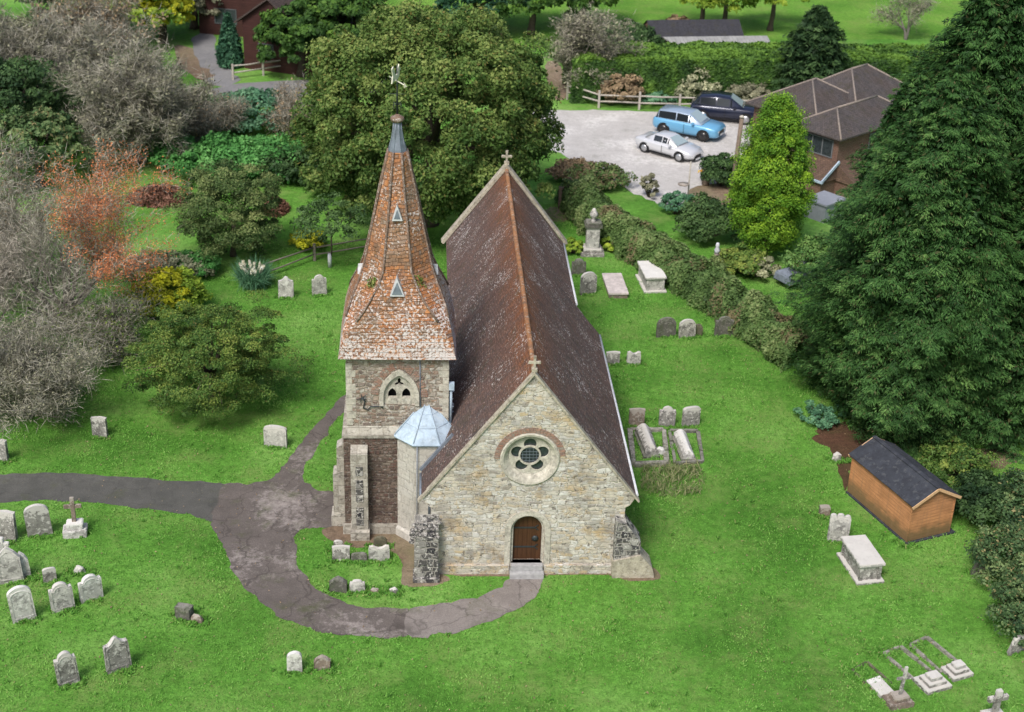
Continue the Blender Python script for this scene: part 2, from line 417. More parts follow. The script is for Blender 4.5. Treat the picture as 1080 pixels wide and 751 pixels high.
def conifer(label, xy, h, rad, mat, name='conifer_tree', prof=None, nb=900, per=62, leaf=0.16, droop=0.35, seed=3.0, group=None, asp=0.3, z0=0.04, spray=0.55, trunk=0.35, side=None, tmean=0.42):
    """evergreen: sprays set along branches that shorten towards the tip; drooping tips"""
    t = root_at(name, xy[0], xy[1], label, 'tree', group)
    prof = prof or (lambda s: (1-s)**0.75*(0.75+0.25*min(1, s*5)))
    s = rng.random(nb*3); keep = rng.random(nb*3) < np.array([prof(x) for x in s]); s = s[keep][:nb]; nb = len(s)
    ph = rng.random(nb)*2*PI
    if side is not None:
        ph = side[0]+rng.normal(0, side[1], nb)
    d = np.stack([np.cos(ph), np.sin(ph), np.zeros(nb)], 1)
    ln = np.array([noise.fractal(Vector((a*1.5+seed, b*1.5, z*h*0.42)), 1.0, 2.0, 2) for a, b, z in zip(d[:, 0], d[:, 1], s)])
    L_ = rad*np.array([prof(x) for x in s])*(0.88+0.48*ln)*rng.uniform(0.70, 1.10, nb)
    tip = d*L_[:, None]; tip[:, 2] = h*(z0+(1-z0)*s)-droop*0.3*L_+rng.normal(0, 0.1, nb)
    sc = spray*(0.45+0.75*np.minimum(1, L_/rad*1.5))*rng.uniform(0.6, 1.3, nb)
    ct = tmean+rng.normal(0, 0.13, nb)
    idx = np.repeat(np.arange(nb), per); n = len(idx)
    a = rng.random(n)**1.2                       # 0 at the tip, 1 further in
    lat = rng.normal(0, 0.42, n)*(0.35+a)
    sd = np.stack([-d[:, 1], d[:, 0], np.zeros(nb)], 1)
    P = tip[idx]-d[idx]*(a*sc[idx]*1.5)[:, None]+sd[idx]*(lat*sc[idx])[:, None]
    P[:, 2] += -droop*(1-a)*sc[idx]*0.6-np.abs(lat)*sc[idx]*0.35+rng.normal(0, 0.09, n)*sc[idx]
    P[:, 2] = np.maximum(P[:, 2], 0.04)
    al = unit(d[idx]*0.9+sd[idx]*np.sign(lat)[:, None]*0.7+np.array([0, 0, -droop*1.2])+rng.normal(0, 0.22, (n, 3)))
    nr = unit(np.array([0, 0, 1.0])+d[idx]*0.5+np.zeros((n, 3)))
    U, W = axes(nr, leaf*rng.uniform(0.6, 1.35, n), asp, along=al, wob=0.35)
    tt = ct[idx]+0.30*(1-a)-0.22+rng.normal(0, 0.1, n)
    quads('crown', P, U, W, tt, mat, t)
    # inner foliage in the darkest tint, shade of the gaps put into its colour
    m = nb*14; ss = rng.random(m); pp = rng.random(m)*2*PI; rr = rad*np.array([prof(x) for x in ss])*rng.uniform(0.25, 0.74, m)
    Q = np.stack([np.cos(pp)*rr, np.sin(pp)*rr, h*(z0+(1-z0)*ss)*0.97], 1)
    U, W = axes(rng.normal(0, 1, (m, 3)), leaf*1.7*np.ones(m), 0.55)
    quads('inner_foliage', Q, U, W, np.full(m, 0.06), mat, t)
    mb = MB(); mb.tube([(0, 0, -0.1), (0, 0, h*0.5), (0, 0, h*0.93)], [trunk, trunk*0.6, 0.04], 8)
    mb.build('trunk', M['bark'], t, fix=False)
    return t
def twiggy(label, xy, h, rad, bark, name='bare_tree', cat='tree', ntw=9000, leafmat=None, nleaf=0, leaf=0.08, up=0.5, seed=1, base_r=0.12, group=None, low=0.1, lean=(0, 0), tl=0.3, tw=0.013, leafdir=None, leafname='foliage', stems=7, flat=1.0):
    """leafless or thin-leaved tree: stems fork into limbs, with a haze of twigs at their ends"""
    t = root_at(name, xy[0], xy[1], label, cat, group)
    rd = random.Random(seed); mb = MB(); ends = []
    def grow(p, d, l, r_, lev):
        q = p; pts = [p]; rs = [r_]
        for i in range(3):
            d = (d+Vector((rd.gauss(0, 0.2), rd.gauss(0, 0.2), rd.gauss(0, 0.12)+0.05*up))).normalized()
            q = q+d*l/3; pts.append(q); rs.append(r_*(1-0.22*(i+1)))
        mb.tube(pts, rs, 5 if lev < 2 else 4, cap=False)
        for k in (1, 2, 3): ends.append((pts[k], d, lev))
        if lev < 4:
            for j in range(3 if lev < 3 else 2):
                nd = (d+Vector((rd.gauss(0, 0.55), rd.gauss(0, 0.55), rd.gauss(0.1*up, 0.35)))).normalized()
                grow(pts[1+(j % 3)], nd, l*rd.uniform(0.58, 0.82), rs[1+(j % 3)]*0.62, lev+1)
    for i in range(stems):
        a = 2*PI*i/stems+rd.random(); o = rd.uniform(0.15, 1.0)
        d = Vector((math.cos(a)*o*rad/h*1.3+lean[0], math.sin(a)*o*rad/h*1.3+lean[1], 1)).normalized()
        grow(Vector((0, 0, -0.05)), d, h*0.42*flat*rd.uniform(0.8, 1.1), base_r, 0)
    mb.build('trunk', bark, t, fix=False)
    ntw = int(ntw*1.15); tl *= 0.75; tw *= 0.75
    E_ = [e for e in ends if e[2] >= 2]; P0 = np.array([tuple(e[0]) for e in E_]); D0 = np.array([tuple(e[1]) for e in E_])
    idx = rng.integers(0, len(E_), ntw)
    dd = unit(D0[idx]+rng.normal(0, 0.55, (ntw, 3))+np.array([0, 0, 0.25*up]))
    P = P0[idx]+dd*rng.uniform(0, 1, ntw)[:, None]*tl*1.4+rng.normal(0, 0.20, (ntw, 3)); P[:, 2] = np.maximum(P[:, 2], 0.05)
    U, W = axes(rng.normal(0, 1, (ntw, 3)), tl*rng.uniform(0.5, 1.3, ntw), 1.0, along=dd)
    W = unit(W)*tw
    quads('twigs', P, U, W, rng.random(ntw), M['twig_tint_'+bark.name] if 'twig_tint_'+bark.name in M else M['twig'], t)
    if nleaf:
        cand = P0
        if leafdir is not None:
            sc_ = (P0-P0.mean(0))@np.array(leafdir[:3]); o_ = np.argsort(-sc_); cand = P0[o_[:max(5, int(len(P0)*leafdir[3]))]]
        i2 = rng.integers(0, len(cand), nleaf)
        Q = cand[i2]+rng.normal(0, 0.22, (nleaf, 3)); Q[:, 2] = np.maximum(Q[:, 2], 0.05)
        U, W = axes(rng.normal(0, 0.4, (nleaf, 3))+np.array([0, 0, 1.0]), leaf*rng.uniform(0.6, 1.4, nleaf), 0.6)
        quads(leafname, Q, U, W, rng.random(nleaf), leafmat, t)
    return t
def hedge(label, pts, width, h, mat, name='hedge', dens=420, leaf=0.09, wild=0.25, parentmat=None, seed=2.0, cat='hedge', top=0.0, clip=False):
    """foliage over a long rounded bank; clipped hedges keep flat faces"""
    t = root_at(name, pts[0][0], pts[0][1], label, cat)
    Pt = np.array([(p[0]-pts[0][0], p[1]-pts[0][1]) for p in pts]); seg = np.diff(Pt, axis=0); ln = np.linalg.norm(seg, axis=1); cum = np.r_[0, np.cumsum(ln)]
    tot = cum[-1]; n = int(tot*(width+2*h)*dens)
    s = rng.random(n)*tot; k = np.clip(np.searchsorted(cum, s)-1, 0, len(seg)-1); f = (s-cum[k])/ln[k]
    c = Pt[k]+seg[k]*f[:, None]; dr = seg[k]/ln[k][:, None]; nr = np.stack([-dr[:, 1], dr[:, 0]], 1)
    per = width+2*h; q = rng.random(n)*per
    x = np.where(q < h, -width/2, np.where(q < h+width, q-h-width/2, width/2))
    z = np.where(q < h, q, np.where(q < h+width, h, per-q))
    nx = np.where(q < h, -1.0, np.where(q < h+width, 0, 1.0)); nzv = np.where((q >= h) & (q < h+width), 1.0, 0.15)
    if not clip:
        an = PI*(q/per); x = -np.cos(an)*width/2; z = np.sin(an)**0.7*h; nx = -np.cos(an); nzv = np.sin(an)
    lm = np.array([noise.fractal(Vector((a*0.8+seed, b*0.8, zz*0.8)), 1.0, 2.0, 3) for a, b, zz in zip(c[:, 0]+nr[:, 0]*x, c[:, 1]+nr[:, 1]*x, z)])
    sc = 1+wild*lm-rng.random(n)**2*(0.25 if not clip else 0.08)
    x = x*sc; z = np.maximum(0.03, z*sc)
    P = np.stack([c[:, 0]+nr[:, 0]*x, c[:, 1]+nr[:, 1]*x, z], 1)
    nv = unit(np.stack([nr[:, 0]*nx, nr[:, 1]*nx, nzv+0.25], 1))
    U, W = axes(nv, leaf*rng.uniform(0.6, 1.5, n), 0.6, wob=0.45)
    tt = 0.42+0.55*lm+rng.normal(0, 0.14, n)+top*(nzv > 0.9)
    hn = np.array([0.5+0.5*noise.noise(Vector((a*0.9+9, b*0.9, 3.3))) for a, b in zip(P[:, 0], P[:, 1])])*0.75+rng.random(n)*0.25
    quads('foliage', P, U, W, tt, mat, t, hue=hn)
    mb = MB()
    for i in range(int(tot/0.9)):
        s_ = (i+0.5)*0.9; k_ = min(len(seg)-1, max(0, int(np.searchsorted(cum, s_)-1))); cc = Pt[k_]+seg[k_]*(s_-cum[k_])/ln[k_]
        mb.tube([(cc[0], cc[1], -0.05), (cc[0]+random.gauss(0, .1), cc[1]+random.gauss(0, .1), h*0.45), (cc[0]+random.gauss(0, .25), cc[1]+random.gauss(0, .25), h*0.85)], [0.05, 0.035, 0.012], 5)
    mb.build('stem', M['bark'], t, fix=False)
    return t
def inpoly(px, py, poly):
    c = np.zeros(len(px), bool); j = len(poly)-1
    for i in range(len(poly)):
        xi, yi = poly[i]; xj, yj = poly[j]
        with np.errstate(divide='ignore', invalid='ignore'):
            m = ((yi > py) != (yj > py)) & (px < (xj-xi)*(py-yi)/(yj-yi+1e-12)+xi)
        c ^= m; j = i
    return c
def smooth_loop(pts, n=8, jit=0.03, closed=True):
    out = []; k = len(pts)
    for i in range(k):
        p0, p1, p2, p3 = (Vector(pts[(i+j-1) % k]) for j in range(4))
        for s in range(n):
            t = s/n
            q = 0.5*((2*p1)+(p2-p0)*t+(2*p0-5*p1+4*p2-p3)*t*t+(3*p1-p0-3*p2+p3)*t**3)
            w = noise.noise_vector(Vector((q.x*1.7, q.y*1.7, 0)))*jit*2+noise.noise_vector(Vector((q.x*6, q.y*6, 3)))*jit
            out.append((q.x+w.x, q.y+w.y))
    return out
def sheet(name, poly, z, mat, kind='structure'):
    tris = tessellate_polygon([[Vector((x, y, 0)) for x, y in poly]])
    me = bpy.data.meshes.new(name); me.from_pydata([(x, y, z) for x, y in poly], [], [tuple(t) for t in tris])
    bm = bmesh.new(); bm.from_mesh(me)
    for f in bm.faces:
        if f.normal.z < 0: f.normal_flip()
    bm.to_mesh(me); bm.free()
    boxuv(me); me.materials.append(mat)
    o = bpy.data.objects.new(name, me); col.objects.link(o); o['kind'] = kind
    return o
# ------------------------------------------------------------------ palette
M['bark'] = m_plain('bark', (0.09, 0.075, 0.055), 0.95, var=0.35, scale=9)
M['bark_pale'] = m_plain('pale_bark', (0.30, 0.27, 0.23), 0.95, var=0.3, scale=9)
M['bark_grey'] = m_plain('grey_bark', (0.17, 0.155, 0.14), 0.95, var=0.35, scale=9)
M['twig'] = m_leaf('twig', (0.07, 0.06, 0.05), (0.14, 0.125, 0.105), (0.25, 0.225, 0.195), 0.0, 0.95)
M['twig_tint_pale_bark'] = m_leaf('pale_twig', (0.14, 0.125, 0.105), (0.24, 0.215, 0.18), (0.36, 0.33, 0.28), 0.0, 0.95)
M['twig_tint_grey_bark'] = m_leaf('grey_twig', (0.07, 0.066, 0.048), (0.155, 0.148, 0.115), (0.30, 0.285, 0.24), 0.0, 0.95)
M['grass'] = m_grass('churchyard_grass', (0.08, 0.225, 0.03), (0.14, 0.345, 0.052), (0.235, 0.45, 0.10), dry=(0.22, 0.31, 0.09))
M['blade'] = m_leaf('grass_blade', (0.07, 0.22, 0.03), (0.155, 0.38, 0.06), (0.34, 0.56, 0.15), 0.3, 0.7, hue=((0.32, 0.34, 0.13), 0.93), gain=1.0)
M['field'] = m_grass('field_grass', (0.10, 0.25, 0.03), (0.15, 0.33, 0.045), (0.20, 0.38, 0.06), 0.0, dry=(0.20, 0.28, 0.07))
M['ashlar'] = m_rubble('ashlar', [(0.42, 0.39, 0.33), (0.55, 0.52, 0.45), (0.35, 0.32, 0.27), (0.60, 0.57, 0.50)], 0.6, 0.32, stain=0.55, mort=0.01, distort=0.02, lichen=0.25)
M['dressed'] = m_stone('dressed_stone', (0.50, 0.47, 0.40), dark=(0.16, 0.15, 0.13), light=(0.66, 0.64, 0.58), da=0.5, la=0.5, scale=6, top=0.0)
M['gable'] = m_rubble('gable_rubble', [(0.42, 0.38, 0.33), (0.68, 0.65, 0.60), (0.60, 0.48, 0.32), (0.57, 0.54, 0.49), (0.78, 0.76, 0.72), (0.38, 0.345, 0.31), (0.68, 0.61, 0.49), (0.62, 0.60, 0.56)], 0.40, 0.135, mortar=(0.58, 0.54, 0.46), stain=0.85, staincol=(0.15, 0.13, 0.115), distort=0.13, ochre=0.75, mort=0.016)
M['rubble'] = m_rubble('dark_rubble', [(0.30, 0.23, 0.19), (0.46, 0.41, 0.35), (0.20, 0.16, 0.14), (0.40, 0.27, 0.20), (0.55, 0.52, 0.46), (0.27, 0.21, 0.18)], 0.28, 0.13, mortar=(0.34, 0.30, 0.24), stain=0.5, staincol=(0.06, 0.045, 0.04), lichen=0.6, distort=0.12, mort=0.022)
M['rubble_low'] = m_rubble('lower_rubble', [(0.13, 0.085, 0.07), (0.20, 0.15, 0.12), (0.085, 0.06, 0.055), (0.17, 0.10, 0.08), (0.26, 0.22, 0.18)], 0.26, 0.12, mortar=(0.15, 0.12, 0.095), stain=0.5, staincol=(0.05, 0.04, 0.035), lichen=0.2, distort=0.12, mort=0.022)  # darker reddish-brown stone of the lower tower stage
M['flint'] = m_rubble('flint', [(0.03, 0.03, 0.035), (0.12, 0.115, 0.11), (0.045, 0.045, 0.05), (0.5, 0.48, 0.44), (0.06, 0.06, 0.065)], 0.34, 0.25, mortar=(0.34, 0.32, 0.29), stain=0.3, lichen=0.75, distort=0.10, mort=0.03)
M['brickred'] = m_rubble('red_brick', [(0.36, 0.19, 0.14), (0.44, 0.27, 0.20), (0.34, 0.22, 0.18), (0.40, 0.35, 0.30)], 0.22, 0.075, mortar=(0.35, 0.31, 0.26), stain=0.15, distort=0.0, mort=0.008)
M['tile_nave'] = m_tiles('old_roof_tiles', [(0.14, 0.10, 0.092), (0.19, 0.125, 0.11), (0.11, 0.092, 0.092), (0.215, 0.14, 0.115), (0.17, 0.142, 0.136)], (0.22, 0.125, 0.10), 0.35, 0.59, ridge_z=8.05, span=2.9)
M['tile_spire'] = m_tiles('spire_tiles', [(0.46, 0.18, 0.07), (0.60, 0.27, 0.11), (0.26, 0.15, 0.10), (0.54, 0.22, 0.085), (0.36, 0.27, 0.21)], (0.30, 0.23, 0.16), 0.6, 0.575, low_z=(6.9, 10.4, 0.13), lichscale=4.6, bh=0.13, bw=0.19)
M['ridge'] = m_stone('ridge_tile', (0.33, 0.16, 0.075), dark=(0.15, 0.10, 0.075), light=(0.42, 0.34, 0.26), da=0.8, la=0.7, scale=4, top=0.0)
M['hip'] = m_stone('hip_tile', (0.20, 0.135, 0.10), dark=(0.09, 0.075, 0.07), light=(0.52, 0.48, 0.45), da=0.6, la=0.7, scale=7, top=0.0)
M['coping'] = m_stone('coping_stone', (0.42, 0.38, 0.30), dark=(0.14, 0.12, 0.10), light=(0.60, 0.56, 0.48), da=0.6, la=0.6, scale=6, top=0.0)
M['lead'] = m_stone('lead', (0.40, 0.50, 0.60), dark=(0.26, 0.32, 0.38), light=(0.52, 0.60, 0.67), da=0.5, la=0.5, scale=2.2, top=0.0)
M['lead_dark'] = m_plain('dark_lead', (0.19, 0.22, 0.27), 0.5, 0.2, 0.3, 5.0, spec=0.5)
M['lead_white'] = m_plain('pale_lead', (0.55, 0.57, 0.60), 0.6, 0.0, 0.25, 9.0)
M['iron'] = m_plain('dark_iron', (0.05, 0.06, 0.065), 0.5, 0.4, 0.2, 9.0)
M['gilt'] = m_plain('weathered_gilt', (0.62, 0.60, 0.50), 0.5, 0.2, 0.2, 9.0)
M['dark'] = m_plain('dark_void', (0.008, 0.008, 0.009), 0.9, var=0.1)
M['glass'] = m_plain('leaded_glass', (0.035, 0.045, 0.05), 0.15, 0.0, 0.5, 9.0, spec=0.6)
def m_boards(name, c, bh, vertical=False, rough=0.6, dark=(0.3), spec=0.3, base_dirt=False):
    m, nt, b = nmat(name); uv = coords(nt, 'UV')
    s = N(nt, 'ShaderNodeSeparateXYZ'); L(nt, uv, s.inputs[0])
    q = math_(nt, 'DIVIDE', s.outputs[0 if vertical else 1], bh); fr = math_(nt, 'FRACT', q); fl = math_(nt, 'FLOOR', q)
    wn = N(nt, 'ShaderNodeTexWhiteNoise', noise_dimensions='1D'); L(nt, fl, wn.inputs['W'])
    mp = N(nt, 'ShaderNodeMapping'); mp.inputs['Scale'].default_value = (12, 1, 1) if vertical else (1, 12, 1); L(nt, uv, mp.inputs[0])
    g = nz(nt, mp.outputs[0], 2.2, 5, 0.65)
    cc = ramp(nt, g, [(0.25, tuple(x*0.62 for x in c)), (0.75, tuple(min(1, x*1.3) for x in c))]).outputs[0]
    cc = mix(nt, 0.5, cc, ramp(nt, wn.outputs[0], [(0, 0.7), (1, 1.0)]).outputs[0], 'MULTIPLY')
    cc = mix(nt, ramp(nt, fr, [(0.0, 1.0), (0.07, 0.0), (0.96, 0.0), (1.0, 0.9)]).outputs[0], cc, tuple(x*0.24 for x in c))
    cc = mix(nt, ramp(nt, nz(nt, uv, 1.3, 4), [(0.45, 0), (0.75, 0.6)]).outputs[0], cc, tuple(x*0.5 for x in c))
    if base_dirt:
        sz = N(nt, 'ShaderNodeSeparateXYZ'); L(nt, coords(nt), sz.inputs[0])
        hz = math_(nt, 'ADD', sz.outputs[2], math_(nt, 'MULTIPLY', nz(nt, uv, 3.0, 4), -0.7))
        cc = mix(nt, ramp(nt, hz, [(0.0, 0.75), (0.35, 0.0)]).outputs[0], cc, (0.10, 0.085, 0.045))
        mp2 = N(nt, 'ShaderNodeMapping'); mp2.inputs['Scale'].default_value = (6, 0.5, 1); L(nt, uv, mp2.inputs[0])
        cc = mix(nt, ramp(nt, nz(nt, mp2.outputs[0], 1.5, 4), [(0.5, 0.0), (0.7, 0.45)]).outputs[0], cc, (0.24, 0.15, 0.09))
    L(nt, cc, b.inputs['Base Color']); b.inputs['Roughness'].default_value = rough; b.inputs['Specular IOR Level'].default_value = spec
    bump(nt, b, math_(nt, 'SUBTRACT', 1.0, fr) if not vertical else ramp(nt, fr, [(0, 0), (0.08, 1)]).outputs[0], 0.7, 0.02)
    return m
M['door'] = m_boards('oak_boards', (0.085, 0.038, 0.018), 0.16, True, 0.5)
M['turret'] = m_rubble('turret_ashlar', [(0.62, 0.60, 0.55), (0.54, 0.51, 0.45), (0.68, 0.66, 0.60)], 0.7, 0.36, mortar=(0.5, 0.47, 0.41), stain=0.5, staincol=(0.2, 0.19, 0.17), mort=0.008, distort=0.01, lichen=0.3)
M['shed'] = m_boards('orange_cladding', (0.52, 0.25, 0.115), 0.135, False, 0.6, base_dirt=True)
M['felt'] = m_stone('roofing_felt', (0.045, 0.05, 0.062), dark=(0.03, 0.032, 0.04), light=(0.10, 0.105, 0.11), da=0.6, la=0.5, scale=2.5, top=0.0)
M['trim'] = m_plain('pale_timber_trim', (0.62, 0.40, 0.22), 0.7, 0, 0.2, 12)
M['concrete'] = m_plain('concrete', (0.36, 0.36, 0.36), 0.9, 0, 0.25, 7)
M['fence_old'] = m_plain('old_grey_timber', (0.20, 0.18, 0.15), 0.9, 0, 0.3, 9)
M['fence'] = m_plain('grey_timber', (0.42, 0.39, 0.34), 0.9, 0, 0.3, 9)
M['fence_dark'] = m_plain('dark_timber', (0.16, 0.12, 0.09), 0.9, 0, 0.3, 9)
M['pole'] = m_plain('pole_timber', (0.20, 0.155, 0.12), 0.9, 0, 0.3, 9)
M['soil'] = m_grass('bare_soil', (0.20, 0.14, 0.10), (0.27, 0.20, 0.14), (0.33, 0.26, 0.19), 0.3, dry=(0.20, 0.19, 0.10))
M['soil_dark'] = m_grass('dark_soil', (0.09, 0.05, 0.03), (0.13, 0.07, 0.045), (0.10, 0.075, 0.04), 0.3, dry=(0.08, 0.09, 0.03))
def m_path(name, a, b2, pale, pa, moss, crack=0.0):
    m, nt, b = nmat(name); ob = coords(nt)
    c = ramp(nt, nz(nt, ob, 1.2, 5, 0.6), [(0.3, a), (0.7, b2)]).outputs[0]
    c = mix(nt, 0.6, c, ramp(nt, nz(nt, ob, 25, 4, 0.8), [(0.3, 0.35), (0.7, 1.25)]).outputs[0], 'MULTIPLY')
    pn = math_(nt, 'ADD', math_(nt, 'MULTIPLY', nz(nt, ob, 0.35, 3), 0.55), math_(nt, 'MULTIPLY', nz(nt, ob, 3.5, 6, 0.8), 0.45))
    c = mix(nt, math_(nt, 'MULTIPLY', ramp(nt, pn, [(0.5, 0.0), (0.6, 1.0)]).outputs[0], pa), c, pale)
    c = mix(nt, math_(nt, 'MULTIPLY', ramp(nt, nz(nt, ob, 0.7, 6, 0.7), [(0.53, 0.0), (0.68, 1.0)]).outputs[0], moss), c, (0.07, 0.08, 0.035))
    c = mix(nt, ramp(nt, nz(nt, ob, 9.0, 2, 0.5), [(0.72, 0.0), (0.76, 0.6)]).outputs[0], c, (0.25, 0.2, 0.1))
    vo = N(nt, 'ShaderNodeTexVoronoi', feature='DISTANCE_TO_EDGE', Scale=0.55); wv = N(nt, 'ShaderNodeTexNoise', Scale=1.3, Detail=5)
    L(nt, ob, wv.inputs['Vector']); ad = N(nt, 'ShaderNodeVectorMath', operation='MULTIPLY_ADD'); L(nt, wv.outputs['Color'], ad.inputs[0]); ad.inputs[1].default_value = (1.4, 1.4, 0); L(nt, ob, ad.inputs[2]); L(nt, ad.outputs[0], vo.inputs['Vector'])
    if crack: c = mix(nt, math_(nt, 'MULTIPLY', ramp(nt, vo.outputs['Distance'], [(0.0, 1.0), (0.022, 0.0)]).outputs[0], crack), c, tuple(x*0.4 for x in a))
    L(nt, c, b.inputs['Base Color']); bump(nt, b, nz(nt, ob, 40, 4, 0.7), 0.5, 0.02)
    return m
M['tarmac'] = m_path('tarmac', (0.085, 0.086, 0.078), (0.12, 0.118, 0.108), (0.17, 0.165, 0.15), 0.4, 0.6, 0.3)
M['oldpath'] = m_path('worn_tarmac', (0.115, 0.10, 0.09), (0.165, 0.142, 0.13), (0.37, 0.33, 0.31), 0.75, 0.75, 0.6)
M['flags'] = m_path('pale_path', (0.21, 0.185, 0.17), (0.29, 0.26, 0.24), (0.37, 0.34, 0.31), 0.5, 0.55, 0.6)
M['gravel'] = m_path('gravel', (0.48, 0.46, 0.44), (0.58, 0.56, 0.54), (0.70, 0.68, 0.66), 0.8, 0.38)
M['road'] = m_path('road', (0.20, 0.20, 0.205), (0.26, 0.255, 0.26), (0.30, 0.3, 0.3), 0.4, 0.1)

# ------------------------------------------------------------------ setting
GR = sheet('ground', [(-2500, -400), (2500, -400), (2500, 5000), (-2500, 5000)], 0.0, M['grass'])
sheet('field', smooth_loop([(-1.61, 116.18), (3.58, 113.48), (11.10, 115.84), (34.61, 120.34), (43.61, 124.57)]+[(60, 160), (90, 700), (-60, 700), (-25, 160)], 4, 0.1), 0.004, M['field'])
PATH_W = smooth_loop([(-21.71, 48.67), (-19.56, 48.81), (-17.43, 49.02), (-15.21, 48.95), (-12.97, 48.75), (-10.90, 48.60), (-10.82, 47.46), (-10.85, 46.09), (-11.75, 46.42), (-13.59, 46.76), (-15.42, 46.97), (-17.22, 47.05), (-18.90, 46.75), (-20.86, 46.30)], 8, 0.07)
PATH_M = smooth_loop([(-10.90, 48.60), (-9.96, 48.66), (-9.20, 49.13), (-8.84, 49.93), (-8.62, 50.97), (-8.13, 52.90), (-7.66, 54.45), (-7.05, 56.35), (-6.45, 58.07), (-5.91, 59.02), (-5.41, 59.06), (-5.95, 57.21), (-6.87, 54.84), (-7.27, 53.51), (-7.61, 51.93), (-7.89, 50.58), (-7.93, 49.56), (-7.69, 48.88), (-7.15, 48.37), (-6.42, 48.34), (-6.05, 47.63), (-6.02, 46.14), (-6.59, 45.91), (-7.43, 45.73), (-7.59, 45.16), (-7.44, 44.09), (-7.15, 43.23), (-6.62, 42.29), (-5.88, 41.62), (-4.86, 41.14), (-3.56, 41.05), (-3.24, 41.07), (-3.13, 39.62), (-4.06, 39.52), (-5.31, 39.55), (-6.28, 39.76), (-7.31, 40.37), (-8.25, 41.22), (-9.08, 42.26), (-9.83, 43.65), (-10.45, 45.12), (-10.85, 46.09), (-10.82, 47.46)], 8, 0.07)
PATH_E = smooth_loop([(-3.24, 41.07), (-2.61, 41.27), (-1.66, 41.59), (-0.70, 42.03), (-0.06, 42.56), (0.30, 43.20), (1.33, 43.27), (1.26, 42.58), (0.94, 41.74), (0.29, 41.16), (-0.65, 40.43), (-1.57, 39.91), (-2.81, 39.59), (-3.13, 39.62)], 8, 0.07)
sheet('path', PATH_W, 0.008, M['tarmac']); sheet('path', PATH_M, 0.012, M['oldpath']); sheet('path', PATH_E, 0.016, M['flags'])
SOIL = [smooth_loop([(-6.65, 45.84), (-5.88, 46.15), (-5.90, 46.98), (-3.33, 46.81), (-2.63, 44.08), (-2.25, 43.34), (-1.88, 42.79), (-2.69, 42.41), (-3.52, 42.47), (-3.63, 43.44), (-3.90, 44.30), (-4.63, 44.86), (-5.50, 44.62), (-6.50, 45.23)], 6, 0.06),
        smooth_loop([(-2.42, 43.51), (0.26, 43.55), (1.43, 43.62), (3.63, 43.86), (4.17, 44.48), (5.32, 43.96), (5.41, 43.33), (4.43, 43.16), (3.61, 43.45), (1.60, 43.34), (0.26, 43.20), (-1.74, 43.14)], 6, 0.03)]
for s in SOIL: sheet('soil', s, 0.004, M['soil'])
SOIL2 = smooth_loop([(12.79, 54.74), (13.75, 55.21), (15.06, 54.73), (15.37, 53.33), (14.08, 51.73), (13.28, 49.88), (13.27, 51.68), (12.91, 53.17)], 6, 0.2)
sheet('soil', SOIL2, 0.004, M['soil_dark'])
sheet('soil', smooth_loop([(18.83, 53.10), (20.11, 53.50), (20.93, 52.94), (20.08, 51.98), (19.14, 52.07)], 6, 0.15), 0.004, M['soil'])
PARK = smooth_loop([(2.64, 97.45), (7.15, 97.75), (12.30, 97.69), (15.99, 96.44), (16.29, 93.10), (14.32, 88.28), (12.46, 85.36), (11.25, 82.48), (10.34, 80.54), (8.51, 80.22), (6.76, 81.89), (5.29, 83.99), (3.98, 85.52), (2.64, 88.51), (0.74, 90.50), (0.72, 96.82)], 5, 0.15)
sheet('car_park', PARK, 0.008, M['gravel'])
sheet('paving', smooth_loop([(9.74, 81.87), (11.04, 83.74), (12.50, 83.72), (12.40, 80.89), (10.51, 79.51)], 4, 0.1), 0.012, M['soil'])
sheet('road', smooth_loop([(-25.30, 93.51), (-22.39, 97.39), (-20.41, 100.51), (-16.69, 102.11), (-12.76, 102.81), (-8.77, 103.28), (-8.52, 100.32), (-13.01, 99.35), (-16.69, 97.83), (-19.69, 96.63), (-22.19, 93.45), (-24.38, 89.71)], 6, 0.1), 0.008, M['road'])
sheet('driveway', smooth_loop([(-25.19, 112.53), (-24.31, 114.34), (-22.79, 108.78), (-21.18, 104.67), (-19.88, 101.96), (-20.58, 100.04), (-22.35, 101.67), (-24.02, 106.82)], 6, 0.15), 0.012, M['road'])
sheet('soil', smooth_loop([(-26.28, 110.20), (-24.88, 109.31), (-23.24, 105.41), (-21.75, 102.68), (-22.61, 101.63), (-24.61, 104.74)], 5, 0.2), 0.016, M['soil'])
sheet('soil', smooth_loop([(1.11, 77.76), (1.86, 79.14), (3.26, 78.98), (3.02, 77.64), (2.16, 77.00)], 5, 0.1), 0.004, M['soil'])
sheet('soil', smooth_loop([(1.73, 107.97), (2.65, 109.10), (3.37, 101.93), (2.35, 100.01)], 5, 0.1), 0.008, M['soil'])

# ------------------------------------------------------------------ church
CH = tag(empty('church', (0.7583, 43.4616, 0), 0.0656), 'small stone parish church with a long tiled roof and a tapering orange tiled spire', 'church')
W, HE, HR, LN, LT = 3.70, 3.16, 8.0, 12.78, 19.6
SL = (HR-HE)/W; WC = 2.66; HC = HR-WC*SL
def part(name, mb, mat, parent=CH, **kw): return mb.build(name, mat, parent, **kw)
